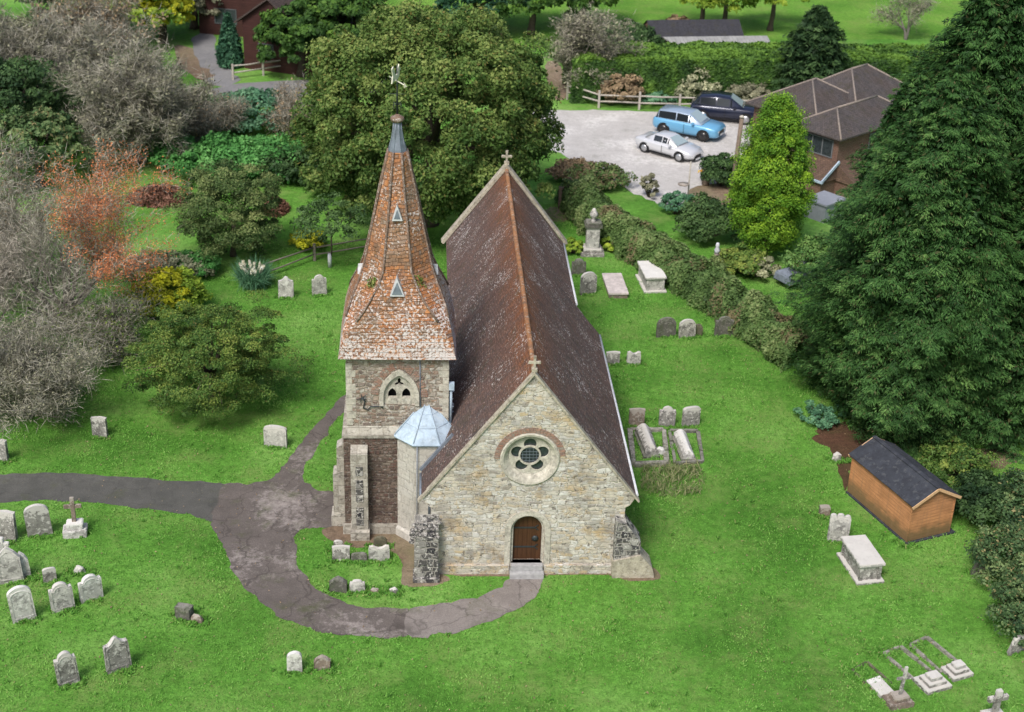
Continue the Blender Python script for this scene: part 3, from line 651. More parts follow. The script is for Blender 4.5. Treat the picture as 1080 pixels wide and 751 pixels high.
# west gable wall with real openings
DW, DZ0, DSP = 0.585, 0.42, 1.80
dh = [(DW, DZ0), (DW, DSP)]+arc(0, DSP, DW, 0, 180, 16)[1:-1]+[(-DW, DSP), (-DW, DZ0)]
RC = (-0.03, 4.72)
outer = [(-3.35, 0), (3.35, 0), (3.35, 2.72), (3.50, 2.80), (3.66, 3.08), (0, HR-0.12), (-3.66, 3.08), (-3.50, 2.80), (-3.35, 2.72)]
part('gable_wall', MB().plate(outer, [dh[::-1], arc(RC[0], RC[1], 0.93, 0, 360, 40)[:-1][::-1]], 0, 0.42), M['gable'])
mb = MB()
mb.box(-3.30, -2.9, 0.42, LN, 0, 3.15); mb.box(2.9, 3.30, 0.42, LN, 0, 3.15)
mb.box(-2.5, -2.1, LN, LT-0.1, 0, 4.4); mb.box(2.1, 2.5, LN, LT-0.1, 0, 4.4)
part('side_wall', mb, M['gable'])
part('east_wall', MB().plate([(-2.5, 0), (2.5, 0), (2.62, HC-0.05), (0, HR+0.08), (-2.62, HC-0.05)], [], LT-0.1, LT+0.25), M['gable'])
part('gable_wall', MB().plate([(-3.3, 0), (3.3, 0), (3.3, HR-3.3*SL-0.15), (0, HR-0.2), (-3.3, HR-3.3*SL-0.15)], [], LN-0.3, LN-0.02), M['gable'])
part('plinth', MB().box(-3.43, -0.62, -0.09, 0.0, 0, 0.36).box(0.62, 3.43, -0.09, 0, 0, 0.36), M['gable'])
# arch surround, door, step
def arched(w, z0, sp, r, n=16): return [(w, z0), (w, sp)]+arc(0, sp, r, 0, 180, n)[1:-1]+[(-w, sp), (-w, z0)]
mb = MB(); o_ = arched(0.80, 0.36, DSP, 0.80); i_ = arched(0.60, 0.36, DSP, 0.60)
mb.plate(o_+i_[::-1], [], -0.035, 0.012)
part('door_surround', mb, M['dressed'])
mb = MB(); mb.plate(arched(0.60, 0.40, DSP, 0.60)+arched(0.50, 0.40, DSP, 0.50)[::-1], [], 0.10, 0.22)
part('door_moulding', mb, M['dressed'])
dr = part('door', MB().plate([(0.55, DZ0), (0.55, DSP)]+arc(0, DSP, 0.55, 0, 180, 16)[1:-1]+[(-0.55, DSP), (-0.55, DZ0)], [], 0.24, 0.30), M['door'])
for z in (0.95, 1.75):
    mb = MB()
    mb.bar((-0.5, 0.225, z), (0.25, 0.225, z), 0.03, 0.05)
    mb.bar((0.25, 0.225, z), (0.38, 0.225, z+0.1), 0.03, 0.03); mb.bar((0.25, 0.225, z), (0.38, 0.225, z-0.1), 0.03, 0.03)
    part('hinge', mb, M['iron'], dr)
part('handle', MB().lathe([(0.0, 0), (0.11, 0.0), (0.12, 0.03), (0.05, 0.06), (0, 0.06)], 12).box(-0.02, 0.02, -0.02, 0.02, 0, 0.1), M['iron'], dr, loc=(0.28, 0.24, 1.3)).rotation_euler = (R(90), 0, 0)
part('doorstep', MB().box(-0.60, 0.60, -0.42, 0.24, 0, 0.20).box(-0.56, 0.56, -0.20, 0.239, 0.20, 0.42), M['concrete'], bevel=0.015)
# rose window
def fy(x, y, z): return (RC[0]+x, y, RC[1]+z)
mb = MB(); prof = [(1.02, -0.03), (0.98, -0.06), (0.90, -0.04), (0.84, 0.03), (0.78, 0.10), (0.70, 0.17), (0.70, 0.30), (0.935, 0.30), (1.02, 0.01)]
n = 40; vs = []; fs = []
for r_, y in prof:
    for k in range(n):
        a = 2*PI*k/n; rr = r_+(0.0 if y > 0 else 0.0)
        vs.append((RC[0]+rr*math.cos(a), y, RC[1]-0.06*(1 if y < 0.02 else 0)+rr*math.sin(a)))
for i in range(len(prof)):
    j = (i+1) % len(prof)
    for k in range(n): fs.append((i*n+k, i*n+(k+1) % n, j*n+(k+1) % n, j*n+k))
mb.add(vs, fs)
rw = part('rose_window', mb, M['dressed'])
holes = [arc(0, 0, 0.325, 0, 360, 24)[:-1][::-1]]
for k in range(5):
    a = 90+72*k; cx, cz = 0.45*math.cos(R(a)), 0.45*math.sin(R(a)); lp = []
    for q in arc(cx, cz, 0.215, 0, 360, 26)[:-1]:
        d = math.hypot(*q)
        if d < 0.385: q = (q[0]*0.385/d, q[1]*0.385/d)
        lp.append(q)
    holes.append(lp[::-1])
part('tracery', MB().plate(arc(0, 0, 0.715, 0, 360, 40)[:-1], holes, 0.14, 0.20, lambda x, y, z: (RC[0]+x, y, RC[1]+z)), M['dressed'], rw)
part('pane', MB().plate(arc(0, 0, 0.70, 0, 360, 40)[:-1], [], 0.225, 0.235, lambda x, y, z: (RC[0]+x, y, RC[1]+z)), M['glass'], rw)
mb = MB()
for i in range(-5, 6):
    s = i*0.12; e = math.sqrt(max(0, 0.31**2-s*s)) if abs(s) < 0.31 else 0
    if e: mb.bar((RC[0]+s, 0.19, RC[1]-e), (RC[0]+s, 0.19, RC[1]+e), 0.012); mb.bar((RC[0]-e, 0.19, RC[1]+s), (RC[0]+e, 0.19, RC[1]+s), 0.012)
part('leading', mb, M['lead_dark'], rw)
mb = MB(); k = 0
for a in np.arange(6, 174, 6.2):
    for q in range(1):
        p = [(r_*math.cos(R(b)), r_*math.sin(R(b))) for r_, b in ((1.03, a), (1.03, a+5.6), (1.22, a+5.7), (1.22, a-0.1))]
        mb.plate([(RC[0]+x, RC[1]-0.05+z) for x, z in p], [], -0.015-0.01*(k % 2), 0.02)
    k += 1
part('brick_arch', mb, M['brickred'], rw)
# copings, kneelers, crosses
def cope(mb, w, hz, y0, y1, th=0.10, lift=0.0):
    for s in (-1, 1):
        a = (0, HR+lift); b = (s*w, HR-w*SL+lift); nx, nz_ = s*SL/math.hypot(SL, 1)*th, 1/math.hypot(SL, 1)*th
        P = [a, b, (b[0]+nx, b[1]+nz_), (0, HR+lift+th*math.hypot(SL, 1))]
        mb.plate(P if s > 0 else P[::-1], [], y0, y1)
    return mb
part('gable_coping', cope(MB(), 3.78, HE, -0.07, 0.16, 0.07, -0.10), M['coping'], jitter=0.01)
part('gable_coping', cope(MB(), WC+0.12, HC, LT-0.16, LT+0.32, 0.13, 0.05), M['coping'], jitter=0.01)
def cross(x, y, z, s):
    mb = MB(); mb.box(x-.16*s, x+.16*s, y-.14*s, y+.14*s, z, z+.16*s); mb.box(x-.07*s, x+.07*s, y-.06*s, y+.06*s, z+.16*s, z+.8*s)
    mb.box(x-.26*s, x+.26*s, y-.055*s, y+.055*s, z+.42*s, z+.57*s)
    mb.lathe([(0, -0.05), (.16*s, -.05), (.16*s, .05), (0, .05)], 12, (0, 0, 0), close=False)
    return mb
def crossf(x, y, z, s):
    mb = MB(); mb.box(x-.15*s, x+.15*s, y-.14*s, y+.14*s, z-.05, z+.14*s); mb.box(x-.065*s, x+.065*s, y-.055*s, y+.055*s, z+.14*s, z+.78*s)
    mb.box(x-.25*s, x+.25*s, y-.05*s, y+.05*s, z+.40*s, z+.54*s)
    for dx, dz in ((-.25, .47), (.25, .47), (0, .78)):
        mb.box(x+dx*s-.08*s, x+dx*s+.08*s, y-.058*s, y+.058*s, z+dz*s-.08*s, z+dz*s+.08*s)
    return mb
part('gable_cross', crossf(0, 0.04, HR+0.04, 0.62), M['coping'], bevel=0.01)
part('gable_cross', crossf(0, LT+0.08, HR+0.22, 0.72), M['coping'], bevel=0.01)
# roofs: gently uneven slopes
def slope(side, w, y0, y1, nx_, ny, th=0.11):
    mb = MB(); vs = []; fs = []
    for j in range(ny+1):
        for i in range(nx_+1):
            t = i/nx_; y = y0+(y1-y0)*j/ny; x = side*w*t; z = HR-abs(x)*SL
            sag = -0.07*math.sin(PI*t)*math.sin(PI*min(1, max(0, y/LT)))+0.05*noise.fractal(Vector((x*0.5, y*0.5, 3)), 1, 2, 3)+0.02*noise.noise(Vector((x*3, y*3, 1)))
            sag *= min(1, 3*min(t, 1)) if t < 0.33 else 1
            sag *= 1.0 if 0.02 < t < 0.97 else 0.4
            if t > 0.9: z += (t-0.9)*0.35
            vs.append((x, y, z+sag))
    k = (nx_+1)
    for j in range(ny):
        for i in range(nx_): fs.append((j*k+i, j*k+i+1, (j+1)*k+i+1, (j+1)*k+i))
    m = len(vs); vs += [(x, y, z-th) for x, y, z in vs]; fs += [tuple(q+m for q in f[::-1]) for f in fs]
    edge = [i for i in range(k)]+[(j)*k+nx_ for j in range(1, ny+1)]+[ny*k+i for i in range(nx_-1, -1, -1)]+[j*k for j in range(ny-1, 0, -1)]
    for a, b in zip(edge, edge[1:]+edge[:1]): fs.append((a, b, b+m, a+m))
    return mb.add(vs, fs)
for sd in (-1, 1):
    part('nave_roof', slope(sd, W, 0.10, LN, 26, 70), M['tile_nave'])
    part('chancel_roof', slope(sd, WC, LN+0.003, LT-0.12, 20, 40), M['tile_nave'])
mb = MB(); y = 0.12
while y < LT-0.2:
    z = HR-0.03+0.012*random.random(); r_ = 0.085
    pts = [(r_*math.cos(R(a)), z+r_*0.9*math.sin(R(a))) for a in range(-30, 211, 30)]
    mb.plate(pts, [], y, y+0.30, None); y += 0.305
part('ridge_tiles', mb, M['ridge'], jitter=0.012)
# gutter along the south eaves and a downpipe
mb = MB()
mb.tube([(W+0.05, 0.15, HE-0.04), (W+0.05, LN/2, HE-0.06), (W+0.05, LN, HE-0.08)], 0.06, 8)
mb.tube([(WC+0.05, LN+0.1, HC-0.04), (WC+0.05, LT-0.1, HC-0.06)], 0.06, 8)
part('gutter', mb, M['lead_white'])
part('downpipe', MB().tube([(W+0.05, 7.0, HE-0.08), (3.40, 7.0, HE-0.5), (3.38, 7.0, 0.05)], 0.045, 8), M['lead_white'])
mb = MB(); mb.tube([(W+0.05, LN-0.15, HE-0.08), (3.40, LN-0.15, HE-0.5), (3.38, LN-0.15, 0.05)], 0.045, 8)
part('downpipe', mb, M['lead_white'])
mb = MB(); mb.tube([(-W-0.02, 0.15, HE-0.06), (-W-0.02, 1.6, HE-0.06)], 0.06, 8); mb.tube([(-W+0.0, 1.3, HE-0.1), (-3.42, 1.3, HE-0.5), (-3.42, 1.3, 0.05)], 0.05, 8)
part('gutter', mb, M['lead_dark'])
# buttresses of the nave
def wedge(mb, x0, x1, y0, y1, z0, zf, zb):
    vs = [(x0, y0, z0), (x1, y0, z0), (x1, y1, z0), (x0, y1, z0), (x0, y0, zf), (x1, y0, zf), (x1, y1, zb), (x0, y1, zb)]
    return mb.add(vs, [(0, 3, 2, 1), (4, 5, 6, 7), (0, 1, 5, 4), (1, 2, 6, 5), (2, 3, 7, 6), (3, 0, 4, 7)])
def sub(mb, jit=0.03, cuts=5):
    return mb
bt = part('buttress', wedge(wedge(MB(), -3.94, -3.11, -0.50, -0.005, 0, 1.80, 2.45), -3.99, -3.06, -0.60, -0.006, 0, 0.16, 0.2), M['flint'])
mb = MB()
for i in range(26):
    t = random.random(); x = -3.98+0.9*random.random(); y = -0.52+0.5*t; z = 1.80+0.65*t*0.98+0.02; s = random.uniform(0.05, 0.12)
    mb.lathe([(0, -s*.6), (s*.8, -s*.3), (s, 0), (s*.7, s*.5), (0, s*.7)], 6, (x, y, z), random.random()*3, smooth=False, close=False)
for i in range(12):
    z = 1.3+0.7*random.random(); s = random.uniform(0.06, 0.12)
    mb.lathe([(0, -s*.6), (s*.8, -s*.3), (s, 0), (s*.7, s*.5), (0, s*.7)], 6, (-3.98-0.05*random.random(), -0.45+0.3*random.random(), z), random.random()*3, smooth=False, close=False)
part('weathering', mb, M['flint'], bt)
mb = MB(); wedge(mb, 3.36, 3.95, -0.30, 0.35, 0, 1.75, 1.95)
vs = [(3.02, -0.28, 0), (3.95, -0.28, 0), (3.95, 0.30, 0), (3.02, 0.30, 0), (3.02, -0.28, 2.35), (3.40, -0.28, 2.20), (3.95, -0.28, 1.45), (3.02, 0.30, 2.45), (3.40, 0.30, 2.30), (3.95, 0.30, 1.5)]
mb = MB().add(vs, [(0, 1, 6, 5, 4), (3, 7, 8, 9, 2), (4, 5, 8, 7), (5, 6, 9, 8), (1, 2, 9, 6), (0, 4, 7, 3)])
bt2 = part('buttress', mb, M['flint'])
vs = [(3.0, -0.36, 0), (4.50, -0.36, 0), (4.50, 0.40, 0), (3.0, 0.40, 0), (3.0, -0.36, 0.7), (3.97, -0.36, 0.95), (4.40, -0.36, 0.45), (4.50, -0.36, 0.12), (3.0, 0.40, 0.7), (3.97, 0.40, 0.95), (4.40, 0.4, 0.45), (4.50, 0.40, 0.12)]
part('buttress_base', MB().add(vs, [(0, 1, 7, 6, 5, 4), (3, 8, 9, 10, 11, 2), (4, 5, 9, 8), (5, 6, 10, 9), (6, 7, 11, 10), (7, 1, 2, 11), (0, 4, 8, 3)]), M['coping'], bt2)
None and part('lamp', MB().lathe([(0, -0.1), (0.1, -0.08), (0.13, 0), (0.1, 0.08), (0, 0.1)], 12, (3.92, -0.32, 1.62), close=False), m_plain('white_lamp', (0.55, 0.55, 0.55), 0.6))

# tower
TX, TY = -4.554, 4.474
TH, TL = 1.784, 1.92
mb = MB()
mb.box(TX-TL, TX+TL, TY-TL, TY+TL, 0, 4.12)
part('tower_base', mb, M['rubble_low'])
mb = MB(); z0, z1 = 4.12, 7.3
mb.box(TX-TH, TX+TH, TY-TH+0.42, TY+TH, z0, z1)
AX, AZ, AW = 0.06, 5.27, 0.70
def lancet(cx, z0, w, sp, top, n=10):
    """pointed arch outline, counter-clockwise from the lower right"""
    out = [(cx+w, z0), (cx+w, sp)]
    h = top-sp; r_ = (w*w+h*h)/(2*w)
    for i in range(1, n+1):
        a = math.asin(h/r_)*i/n; out.append((cx+w-r_+r_*math.cos(a), sp+r_*math.sin(a)))
    for i in range(n-1, -1, -1):
        a = math.asin(h/r_)*i/n; out.append((cx-w+r_-r_*math.cos(a), sp+r_*math.sin(a)))
    return out+[(cx-w, z0)]
hole = lancet(TX+AX, AZ, AW-0.1, 5.62, 6.56)
mb.plate([(TX-TH, z0), (TX+TH, z0), (TX+TH, z1), (TX-TH, z1)], [hole[::-1]], TY-TH, TY-TH+0.418)
part('tower_belfry', mb, M['rubble'])
F = TY-TH
lw = part('belfry_window', MB().plate(lancet(TX+AX, AZ-0.02, AW, 5.60, 6.68)+lancet(TX+AX, AZ-0.02, AW-0.15, 5.62, 6.46)[::-1], [], F-0.06, F+0.10), M['dressed'])
c0 = TX+AX
tre = []
for k in range(3):
    a = 90+120*k; tre.append([(c0+0.085*math.cos(R(a))+q[0], 6.14+0.085*math.sin(R(a))+q[1]) for q in arc(0, 0, 0.098, 0, 360, 14)[:-1]])
# trefoil outline as one loop
tf = []
for i in range(48):
    a = 2*PI*i/48; rr = 0.115+0.065*math.cos(3*(a-PI/2)); tf.append((c0+rr*math.cos(a), 6.12+rr*math.sin(a)))
hl = [tf[::-1]]
for s in (-1, 1): hl.append(lancet(c0+s*0.245, 5.55, 0.145, 5.66, 5.90)[::-1])
part('tracery', MB().plate(lancet(c0, AZ, AW-0.14, 5.62, 6.47), hl, F+0.06, F+0.16), M['dressed'], lw)
for s in (-1, 1): part('panel', MB().plate(lancet(c0+s*0.245, AZ+0.02, 0.16, 5.42, 5.53), [], F+0.02, F+0.06), M['dressed'], lw)
part('dark_backing', MB().box(c0-0.6, c0+0.6, F+0.3, F+0.36, AZ, 6.6), M['dark'], lw)  # dark sheet behind the tracery, stands in for the unlit belfry inside
mb = MB(); lo = lancet(c0, 5.3, AW+0.04, 5.60, 6.74, 9); hi = lancet(c0, 5.3, AW+0.30, 5.60, 7.02, 9)
k = 0
for i in range(1, len(lo)-2):
    a, b, c_, d = lo[i], lo[i+1], hi[i+1], hi[i]
    for t0, t1 in ((0.03, 0.47), (0.53, 0.97)):
        q = [(a[0]+(b[0]-a[0])*t, a[1]+(b[1]-a[1])*t) for t in (t0, t1)]+[(d[0]+(c_[0]-d[0])*t, min(7.05, d[1]+(c_[1]-d[1])*t)) for t in (t1, t0)]
        k += 1
        if k % 4: mb.plate(q, [], F-0.02-0.008*(k % 2), F+0.02)
part('brick_arch', mb, M['brickred'], lw)
mb = MB()
mb.box(TX-TL-0.05, TX+TL+0.05, TY-TL-0.06, TY+TL+0.05, 4.02, 4.14)
mb.box(TX-TH-0.06, TX+TH+0.06, F-0.08, F+0.5, 5.06, 5.16) if False else None
part('string_course', mb, M['ashlar'])
vs = []
mb = MB(); wedge(mb, TX-TL, TX+TL, TY-TL-0.02, TY-TH, 4.142, 4.145, 4.42)
part('offset', mb, M['ashlar'])
mb = MB(); mb.box(TX-TH-0.07, TX+TH+0.07, F-0.07, TY+TH+0.07, 7.10, 7.25)
part('cornice', mb, M['ashlar'])
z = 4.45; k = 0; mq = {-1: MB(), 1: MB()}
while z < 6.85:
    for sx in (-1, 1):
        mb = mq[sx]; w_ = 0.34 if k % 2 else 0.22; e = TX+sx*(TH+0.012)
        mb.box(min(e, e-sx*w_), max(e, e-sx*w_), F-0.012, F+(0.22 if k % 2 else 0.34), z, z+0.26)
    z += 0.275; k += 1
for sx in (-1, 1): part('quoins', mq[sx], M['dressed'], bevel=0.01)
mb = MB()
mb.box(TX-TL-0.08, TX+TL+0.05, TY-TL-0.10, TY-TL, 0, 0.42)
part('plinth', mb, M['ashlar'])
# angle buttresses of the tower
def tbutt(x0, x1, y0, y1, steps, top, dirn):
    mb = MB()
    for (z0_, z1_, ext) in steps:
        if dirn == 'w': wedge(mb, x0-ext*0.3, x1+ext*0.3, y0-ext, y1, z0_, z1_, z1_+0.18)
        else:
            vs = [(x0-ext, y0-ext*0.3, z0_), (x1, y0-ext*0.3, z0_), (x1, y1+ext*0.3, z0_), (x0-ext, y1+ext*0.3, z0_), (x0-ext, y0-ext*0.3, z1_), (x1, y0-ext*0.3, z1_+0.18), (x1, y1+ext*0.3, z1_+0.18), (x0-ext, y1+ext*0.3, z1_)]
            mb.add(vs, [(0, 3, 2, 1), (4, 5, 6, 7), (0, 1, 5, 4), (1, 2, 6, 5), (2, 3, 7, 6), (3, 0, 4, 7)])
    return mb
b1 = part('buttress', tbutt(-6.22, -5.62, 2.16, 2.56, [(0, 0.35, 0.14), (0.35, 3.55, 0.0)], 0, 'w'), M['ashlar'])
for (a_, b_) in ((0.6, 1.35), (1.6, 2.5), (2.7, 3.05)): part('panel', MB().box(-6.05, -5.79, 2.13, 2.159, a_, b_), M['flint'], b1)
part('buttress', tbutt(-6.88, -6.46, 3.02, 3.62, [(0, 0.45, 0.12), (0.45, 2.2, 0.03), (2.2, 3.3, -0.12)], 0, 'n'), M['ashlar'])
part('buttress', tbutt(-6.22, -5.62, 2.55+3.8, 2.95+3.8, [(0, 3.4, 0.0)], 0, 'w'), M['ashlar'])
# stair turret
mb = MB(); TC = (-3.53, 2.89)
mb.lathe([(1.20, 0), (1.20, 0.30), (1.12, 0.40), (1.115, 4.15)], 8, (TC[0], TC[1], 0), PI/8, smooth=False)
tu = part('stair_turret', mb, M['turret'] if 'turret' in M else M['ashlar'])
mb = MB(); prof = [(1.22, 4.10), (1.25, 4.16), (1.20, 4.22), (0.03, 5.42)]
mb.lathe(prof, 8, (TC[0], TC[1], 0), PI/8, smooth=False)
tr = part('turret_roof', mb, M['lead'], tu)
mb = MB()
for k in range(8):
    a = 2*PI*k/8+PI/8
    mb.tube([(TC[0]+1.215*math.cos(a), TC[1]+1.215*math.sin(a), 4.235), (TC[0]+0.03*math.cos(a), TC[1]+0.03*math.sin(a), 5.44)], 0.022, 6)
    a2 = 2*PI*(k+1)/8+PI/8
    for t in (0.33, 0.64):
        r_ = 1.205*(1-t)+0.03*t; z = 4.235*(1-t)+5.44*t-0.01
        mb.tube([(TC[0]+r_*math.cos(a), TC[1]+r_*math.sin(a), z), (TC[0]+r_*math.cos(a2), TC[1]+r_*math.sin(a2), z)], 0.010, 5)
part('roll', mb, M['lead_roll'] if 'lead_roll' in M else M['lead'], tr)
mb = MB()
for i in range(14):      # stepped flashings where the slopes meet the tower
    t = i/14
    mb.box(TX+TH-0.10-t*0.0, TX+TH+0.03, 2.75+i*0.22, 2.75+i*0.22+0.19, 4.0+0.0*i, 4.62+0.07*(i % 3))
part('flashing', mb, M['lead_white'], jitter=0.05)
mb = MB()
mb.tube([(TX+TH+0.09, F+0.10, 5.9), (TX+TH+0.09, F+0.10, 4.4)], 0.05, 8); mb.box(TX+TH+0.01, TX+TH+0.2, F+0.0, F+0.2, 5.85, 6.1)
for i in range(14):
    s = random.uniform(0.05, 0.11); mb.lathe([(0, -s*.7), (s, 0), (0, s*.7)], 7, (TX+TH+0.05+0.1*random.random(), F+0.1+0.6*random.random(), 4.4+1.3*random.random()), 0, close=False)
part('downpipe', mb, M['lead'])
mb = MB(); mb.bar((-2.62, 1.70, HR-2.62*SL+0.07), (-3.74, 1.70, HR-3.74*SL+0.10), 0.12, 0.10)
part('flashing', mb, M['lead_dark'])
# cable on the tower face
mb = MB(); pts = [(TX-1.25, F-0.03, 5.62), (TX-1.15, F-0.06, 5.42), (TX-1.20, F-0.04, 5.16), (TX-1.05, F-0.04, 5.10), (TX-0.95, F-0.04, 5.22), (TX-0.6, F-0.04, 5.24), (TX-0.5, F-0.09, 5.18)]
mb.tube(pts, 0.022, 6)
for i in range(9):
    a = random.random()*6.28; mb.tube([(TX-1.25, F-0.03, 5.55), (TX-1.25+0.2*math.cos(a), F-0.06, 5.55+0.16*math.sin(a))], 0.014, 5)
part('cable', mb, M['iron'])
mb = MB(); mb.tube([(TX+0.78, F-0.03, 7.1), (TX+0.80, F-0.03, 5.2)], 0.02, 6); part('conductor', mb, M['lead_dark'])
mb = MB(); mb.tube([(-2.42-0.02, 1.84, 0.2), (-3.98, 1.80, 0.2)], 0.001, 4)
mb = MB(); mb.tube([(-3.86, 1.76, 4.1), (-3.86, 1.76, 0.1)], 0.02, 8); part('downpipe', mb, M['lead_dark'])

# spire
SPF = [(7.18, 2.04, 0.0), (7.35, 2.00, 0.01), (7.7, 1.94, 0.04), (8.1, 1.85, 0.11), (8.5, 1.75, 0.21), (8.85, 1.63, 0.31), (9.2, 1.49, 0.41), (9.6, 1.32, 0.50), (10.1, 1.15, 0.586), (11.25, 0.90, 0.586), (12.4, 0.66, 0.586), (13.0, 0.535, 0.586), (13.6, 0.40, 0.586), (14.05, 0.30, 0.586)]
def spring(a, c):
    d = a*(1-c)
    return [(a, -d), (a, d), (d, a), (-d, a), (-a, d), (-a, -d), (-d, -a), (d, -a)]
mb = MB(); vs = []; fs = []; NS = 8
rings = []
for (z, a, c) in SPF:
    rings.append([(x+0.0, y, z) for x, y in spring(a, c)])
# subdivide each side so the surface can be slightly uneven
RG = []
for r_ in rings:
    q = []
    for k in range(8):
        p, p2 = Vector(r_[k]), Vector(r_[(k+1) % 8])
        for s in range(4): q.append(p.lerp(p2, s/4))
    RG.append(q)
R2 = []
for i in range(len(RG)-1):
    m_ = max(1, int((SPF[i+1][0]-SPF[i][0])/0.2))
    for s in range(m_): R2.append([a.lerp(b, s/m_) for a, b in zip(RG[i], RG[i+1])])
R2.append(RG[-1]); nn_ = 32
for q in R2:
    for p in q:
        w = noise.fractal(Vector(p)*0.9, 1, 2, 3)*0.03; l = Vector((p.x, p.y, 0)); l = l.normalized() if l.length > 0 else l
        vs.append((TX+p.x+l.x*w, TY+p.y+l.y*w, p.z))
for i in range(len(R2)-1):
    for k in range(nn_): fs.append((i*nn_+k, i*nn_+(k+1) % nn_, (i+1)*nn_+(k+1) % nn_, (i+1)*nn_+k))
fs.append(list(range(nn_))[::-1])
mb.add(vs, fs)
sp = part('spire', mb, M['tile_spire'])
mb = MB()
for k in range(8):
    pts = [Vector((TX+r_[k][0], TY+r_[k][1], r_[k][2]))+Vector((r_[k][0], r_[k][1], 0)).normalized()*0.015 for r_ in rings[8 if False else 1:]]
    if k % 1 == 0: mb.tube(pts[3:], [0.045]*len(pts[3:]), 6)
part('hip_tiles', mb, M['hip'], sp, jitter=0.02)
mb = MB(); mb.lathe([(0.335, 13.95), (0.30, 14.12), (0.22, 14.40), (0.155, 14.75), (0.13, 15.02)], 8, (TX, TY, 0), PI/8, smooth=False)
for k in range(8):
    a = 2*PI*k/8+PI/8; mb.tube([(TX+r_*math.cos(a), TY+r_*math.sin(a), z) for r_, z in ((0.34, 13.96), (0.305, 14.12), (0.225, 14.4), (0.16, 14.75), (0.135, 15.02))], 0.018, 5)
part('spire_cap', mb, M['lead_dark'], sp)
part('finial', MB().lathe([(0.10, 15.0), (0.19, 15.05), (0.24, 15.12), (0.22, 15.2), (0.10, 15.26), (0.04, 15.3), (0.0, 15.3)], 14, (TX, TY, 0), close=False), M['hip'], sp)
mb = MB(); mb.tube([(TX, TY, 15.25), (TX, TY, 17.0)], [0.04, 0.015], 6)
for k in range(4):
    a = PI/4+k*PI/2
    mb.tube([(TX+math.cos(a)*r_, TY+math.sin(a)*r_, z) for r_, z in ((0.02, 15.6), (0.16, 15.68), (0.20, 15.55), (0.14, 15.46))], 0.014, 5)
for a in (0, PI/2): mb.tube([(TX-math.cos(a)*0.26, TY-math.sin(a)*0.26, 15.98), (TX+math.cos(a)*0.26, TY+math.sin(a)*0.26, 15.98)], 0.012, 5)
vn = part('weather_vane', mb, M['iron'], sp)
cq = [(-0.42, -0.06), (-0.16, 0.0), (0.02, -0.02), (0.13, 0.06), (0.17, 0.2), (0.24, 0.23), (0.17, 0.29), (0.13, 0.40), (0.07, 0.30), (0.04, 0.16), (-0.08, 0.12), (-0.2, 0.2), (-0.3, 0.42), (-0.42, 0.36), (-0.34, 0.16)]
a_ = 1.15
part('cockerel', MB().plate(cq, [], -0.02, 0.02, lambda x, y, z: (TX+x*math.cos(a_)-y*math.sin(a_), TY+x*math.sin(a_)+y*math.cos(a_), 16.50+z*1.15)), M['gilt'], vn)
mb = MB(); d = Vector((math.cos(R(-62)), math.sin(R(-62)), 0)); p = Vector((TX, TY, 16.42))
mb.tube([p-d*0.55, p+d*0.5], 0.022, 6); mb.add([p+d*0.72, p+d*0.48+Vector((0, 0, 0.1)), p+d*0.48-Vector((0, 0, 0.1)), p+d*0.48+Vector((0.03, 0.02, 0))], [(0, 1, 2), (0, 2, 3), (0, 3, 1), (1, 3, 2)])
part('arrow', mb, M['gilt'], vn)
# lucarnes
def face_at(z):
    for (z0_, a0, _), (z1_, a1, _) in zip(SPF, SPF[1:]):
        if z0_ <= z <= z1_: return a0+(a1-a0)*(z-z0_)/(z1_-z0_)
def lucarne(ang, zb, w, h):
    c, s = math.cos(ang), math.sin(ang)
    def tr(x, y, z): return (TX+x*c-y*s, TY+x*s+y*c, z)
    y = -face_at(zb)-(0.13 if w > .3 else 0.06); yb = -face_at(zb+h)+0.05
    V_ = [(-w/2, y, zb), (w/2, y, zb), (0, y+0.02, zb+h), (-w/2, y+0.5, zb-0.05), (w/2, y+0.5, zb-0.05), (0, yb+0.06, zb+h+0.02)]
    l = part('lucarne', MB().add([tr(*v) for v in V_], [(0, 1, 2), (1, 4, 5, 2), (0, 2, 5, 3), (0, 3, 4, 1), (3, 5, 4)]), M['lead_white'], sp)
    V_ = [(-w/2+0.07, y-0.012, zb+0.07), (w/2-0.07, y-0.012, zb+0.07), (0, y+0.006, zb+h-0.13)]
    part('opening', MB().add([tr(*v) for v in V_]+[tr(v[0], v[1]+0.01, v[2]) for v in V_], [(0, 1, 2), (5, 4, 3), (0, 3, 4, 1), (1, 4, 5, 2), (2, 5, 3, 0)]), M['lead_dark'], l)
for ang in (0, PI/2, PI, -PI/2):
    if ang in (0, PI): lucarne(ang, 9.35, 0.50, 0.66); lucarne(ang, 11.85, 0.36, 0.54)
    else: lucarne(ang, 9.55, 0.26, 0.34)
# tufts growing on the tiles
for (x, z) in ((-0.80, 9.75), (0.70, 9.8)):
    n = 120; P = np.stack([TX+x+rng.normal(0, 0.12, n), TY-np.full(n, face_at(z))+0.12+0.35*abs(x)*0+rng.normal(0, .05, n), z-0.15+rng.normal(0, 0.16, n)], 1)
    U, W_ = axes(rng.normal(0, 1, (n, 3)), np.full(n, 0.07), 0.5)
    M.setdefault('moss', m_leaf('moss_leaf', (0.05, 0.08, 0.02), (0.10, 0.15, 0.035), (0.18, 0.2, 0.06), 0.1))
    quads('moss', P, U, W_, rng.random(n), M['moss'], sp)
